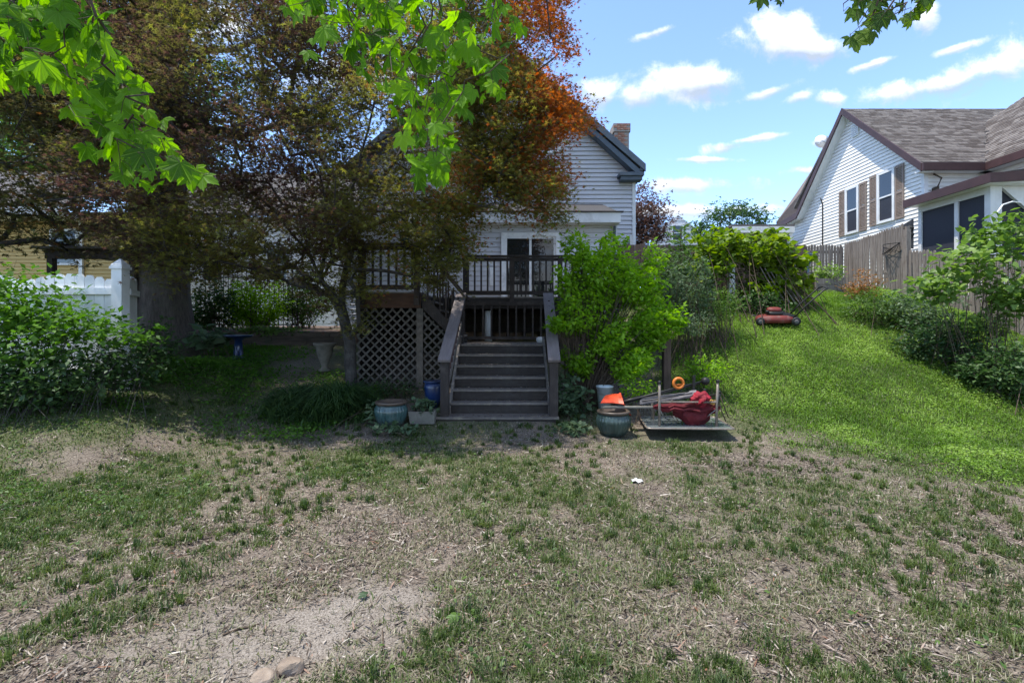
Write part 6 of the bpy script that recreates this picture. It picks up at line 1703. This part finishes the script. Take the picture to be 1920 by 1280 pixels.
    plant('laurel_bush', 'yellow green bush lit by the sun behind the timber edging', 'shrub', at(478, 13.2), [lobe(478, 565, 13.2, 62, 56, .8)], 4200, .09, 'lime', 'oval', twigs=45)
    plant('laurel_bush', 'darker rounded bush right of the yellow green one behind the edging', 'shrub', at(560, 14.2), [lobe(565, 562, 14.2, 58, 50, .7)], 3600, .09, 'mid', 'oval', twigs=40)
    plant('shade_shrub', 'dark bush among the iron fence bars left of the birdbath', 'shrub', at(412, 12.9), [lobe(405, 568, 12.9, 55, 62, .6)], 3200, .09, 'deep', 'oval', twigs=36)
    plant('ground_vine', 'low vine spilling over the timber edging', 'plant', (P(500, 0, 12.2)[0], 12.2, 1.43), [lobe(505, 622, 12.1, 75, 9, .3)], 800, .07, 'mid', 'heart', twigs=30, stem_r=.005, stems=1, spread=.5)
    # behind the lime shrub: tall weeds
    for (lab, x, Y, xc, yc, rx, ry, n, lf, sh, sz) in (
            ('tall grey green weeds growing behind the lime shrub', 1300, 9.8, 1285, 530, 45, 65, 2600, 'bluish', 'slim', .095),
            ('dark green bush between the lime shrub and the grapevine', 1262, 11.2, 1258, 500, 46, 60, 2400, 'mid', 'oval', .085),
            ('leafy weeds in front of the brown fence left of the mower', 1350, 10.2, 1345, 566, 55, 32, 1800, 'mid', 'slim', .085),
            ('low weeds at the foot of the grey green weeds', 1290, 9.2, 1300, 600, 40, 26, 1000, 'bluish', 'slim', .075),
            ('yellow green weeds beside the short wooden post', 1330, 8.3, 1318, 690, 42, 32, 1100, 'lime', 'oval', .055),
            ('green weeds behind the orange ring of the trimmer', 1200, 7.7, 1200, 722, 34, 24, 700, 'lime', 'oval', .055),
            ('shady undergrowth below the brown fence', 1420, 11.6, 1420, 566, 60, 20, 1300, 'deep', 'oval', .08),
            ('leafy plant growing in the grey planter box', 1555, 14.0, 1552, 512, 26, 22, 500, 'pale', 'oval', .10),
            ('rust tinged small bush at the foot of the tall fence', 1615, 12.8, 1615, 535, 34, 30, 900, 'rust', 'oval', .07),
            ('rounded green bush at the near end of the tall fence', 1640, 11.0, 1642, 592, 60, 55, 3000, 'mid', 'slim', .085),
            ('dark green brambles sprawling down the bank on the right', 1755, 9.6, 1755, 650, 88, 60, 3600, 'deep', 'oval', .075),
            ('grey green weeds between the right bushes and the side fence', 1720, 10.6, 1725, 580, 65, 42, 2000, 'bluish', 'oval', .075),
            ('dark low bush at the right edge at the foot of the bank', 1885, 8.4, 1880, 690, 75, 62, 3000, 'deep', 'oval', .08),
            ('light green spray of leaves low in front of the side fence', 1855, 9.2, 1850, 605, 48, 24, 700, 'pale', 'oval', .085)):
        plant('weed_clump' if 'weed' in lab else 'bush', lab, 'weeds' if 'weed' in lab else 'bush', at(x, Y), [lobe(xc, yc, Y, rx, ry, rx / F * Y * .8)], n, sz, lf, sh, twigs=max(20, n // 45), stem_r=.007, spread=.3)
    plant('sapling', 'pale leaved young tree reaching over the side fence at the right edge', 'tree', at(1880, 9.0),
          [lobe(1880, 440, 9.0, 55, 40, .5, .9), lobe(1805, 492, 9.0, 58, 34, .5, .9), lobe(1745, 540, 9.0, 55, 24, .4, .6), lobe(1900, 525, 8.8, 50, 60, .4, .9)], 3400, .11, 'pale', 'heart', twigs=48, stem_r=.007, spread=.3, tilt=.55, follow=.5, jitter=.2)
    # feathery sumac stalk
    base = at(1268, 11.4); t = thing('sumac', 'feathery sumac stalk rising above the bushes against the far house', 'plant', base); mb = MB(); pos = []; rt = []; g = np.random.default_rng(3)
    tip = P(1276, 430, 11.4); mb.tube([base, (tip[0], 11.4, tip[2] - .5), tip], [.02, .014, .008], 5)
    for k in range(16):
        a = k * 2.4; z = tip[2] - .02 - .055 * k; c = np.array([tip[0] - .02 * k * .2, 11.4, z]); L_ = .32 + .02 * k; el = .9 - .06 * k
        d = np.array([math.cos(a) * math.cos(el), math.sin(a) * math.cos(el), math.sin(el)]); q = [c + d * L_ * f + np.array([0, 0, -.25 * L_ * f * f]) for f in np.linspace(0, 1, 5)]; mb.tube([tuple(x_) for x_ in q], .005, 3, cap=False)
        for f in np.linspace(.2, 1, 10):
            p = c + d * L_ * f + np.array([0, 0, -.25 * L_ * f * f]); pos += [p, p]; yw = math.atan2(-d[0], d[1]); rt += [yw + 1.2, yw - 1.2]
    pos = np.array(pos); link('foliage', cloud_mesh('foliage', pos, rots(len(pos), .3, g, np.array(rt), .4), .13, 'slim', g.random(len(pos)), base), LM['mid'], t); part('stems', mb, M['twig'], t)
    # grapevine over an arbour
    Y = 12.4; base = at(1390, Y)
    t = plant('grapevine', 'sprawling yellow green grapevine mounded over an old arbour', 'vine', base,
              [lobe(1345, 455, Y, 52, 32, .9, 1.0), lobe(1415, 462, Y, 60, 32, 1.0, 1.1), lobe(1465, 505, Y, 48, 42, .9, 1.0), lobe(1325, 500, Y, 32, 42, .8, .6), lobe(1490, 550, Y - .2, 22, 26, .5, .3), lobe(1420, 510, Y + .4, 55, 32, .6, .45), lobe(1440, 545, Y - .4, 45, 30, .4, .45)], 4600, .135, 'vine', 'heart', twigs=150, stem_r=.010, spread=.9, tilt=.5)
    a = thing('arbour', 'white and grey posts of the arbour that carries the grapevine', 'arbour', at(1375, 12.5))
    for (x, ya, yb, m, w) in ((1371, 560, 478, 'white', .07), (1338, 560, 480, 'graywood', .04), (1450, 560, 470, 'brownwood', .04)):
        X = P(x, 0, 12.5)[0]; q = MB(); q.box(X - w, X + w, 12.5 - w, 12.5 + w, hz(X, 12.5) - .2, P(0, yb, 12.5)[2]); part('post', q, M[m], a)
    for k in range(6):
        x0 = 1425 + k * 9; q = MB(); q.tube([P(x0, 500 + k * 3, 12.0), P(x0 + 40, 570, 11.7)], .014, 5); part('cane', q, M['graywood'], a)
    q = MB(); q.bar(P(1322, 476, 12.5), P(1480, 476, 12.5), .05, .08); part('beam', q, M['graywood'], a)


build_plants()


# ---------------------------------------------------------------- the yard's small things
def build_small():
    def rock(label, x, y, s, seed, m):
        Y = EYE * F / (y - HZ); X = P(x, 0, Y)[0]; z = hz(X, Y); g = np.random.default_rng(seed); rings = []
        dirs = g.normal(0, 1, (7, 3)); dirs /= np.linalg.norm(dirs, axis=1)[:, None]; cut = g.uniform(.62, .86, 7)
        for ph in np.linspace(-1.2, 1.45, 12):
            ring = []
            for th in np.linspace(0, 2 * math.pi, 20, endpoint=False):
                d = np.array([math.cos(th) * math.cos(ph), math.sin(th) * math.cos(ph), math.sin(ph)]); r = min(1.0, *[c_ / max(float(d @ q_), .01) for c_, q_ in zip(cut, dirs)]) * g.uniform(.985, 1.015)
                ring.append((X + d[0] * r * s, Y + d[1] * r * s * .8, z + s * .30 + d[2] * r * s * .75))
            rings.append(ring)
        q = MB(); q.loft(rings); solo('rock', q, M[m], label, 'rock', (X, Y, z))
    rock('larger buff rock on the bare gritty patch at the bottom edge', 545, 1262, .062, 4, 'rock')
    rock('smaller tan rock cut by the bottom edge of the picture', 494, 1284, .058, 9, 'rock')

    def gp(x, y): Y = EYE * F / (y - HZ); X = P(x, 0, Y)[0]; return (X, Y, hz(X, Y))
    def stick(label, pts, r=.005):
        P3 = [Vector(gp(*p)) + Vector((0, 0, .008)) for p in pts]; q = MB(); q.tube(P3, [r] * (len(P3) - 1) + [r * .5], 6)
        solo('stick', q, M['twig'], label, 'stick', tuple(P3[0]), True, 'fallen twigs')
    stick('dark twig lying on the upper edge of the gritty patch', [(418, 1183), (445, 1172), (470, 1166), (490, 1162)])
    stick('thin upright lying twig right of the gritty patch', [(717, 1185), (720, 1225), (727, 1278)], .004)
    stick('short dark twig beside the green leaf on the gritty patch', [(627, 1103), (645, 1112), (662, 1121)])
    stick('pale bent twig on the dry grass in the middle of the yard', [(1186, 1098), (1205, 1110), (1228, 1124)], .005)
    for (lab, x, y, s, m) in (('pale green fallen maple leaf on the dry grass', 857, 1172, .062, 'pale'), ('small blue green fallen leaf at the edge of the gritty patch', 685, 1124, .05, 'bluish')):
        X, Y, z = gp(x, y); me = norway_leaf(3 if s > .055 else 1); me.materials.append(LM[m]); o = link('fallen_leaf', me, None, None, (X, Y, z + .03)); o.scale = (s, s, s); o.rotation_euler = (.15, -.1, 1.0 + s * 9); tag(o, lab, 'leaf')
    X, Y, z = gp(1193, 908); q = MB()
    for j in range(3):
        for i in range(4):
            f = lambda a, b: (X - .05 + .03 * a, Y - .04 + .03 * b, z + .025 + .014 * math.sin(a * 2.1 + b * 1.3))
            q.add([f(i, j), f(i + 1, j), f(i + 1, j + 1), f(i, j + 1)], [(0, 1, 2, 3)])
    solo('paper_scrap', q, M['paper'], 'white crumpled paper scrap on the dry grass', 'paper', (X, Y, z))


build_small()
build_grass()

GROUPS = dict(ribbed_pot='glazed ribbed pots by the steps', rock='rocks on the gritty patch', laurel_bush='bushes behind the timber edging', ivy_patch='ivy patches round the pots',
              strap_leaf_clump='strap leaf clumps left of the steps', fallen_leaf='fallen green leaves', shade_shrub='shaded bushes on the left', weed_clump='weeds on the slope', bush='bushes on the slope',
              leafy_tree='trees beyond the left houses')
for o in list(COL.objects):
    if o.parent is None and o.name.split('.')[0] in GROUPS and not o.get('group'): o['group'] = GROUPS[o.name.split('.')[0]]
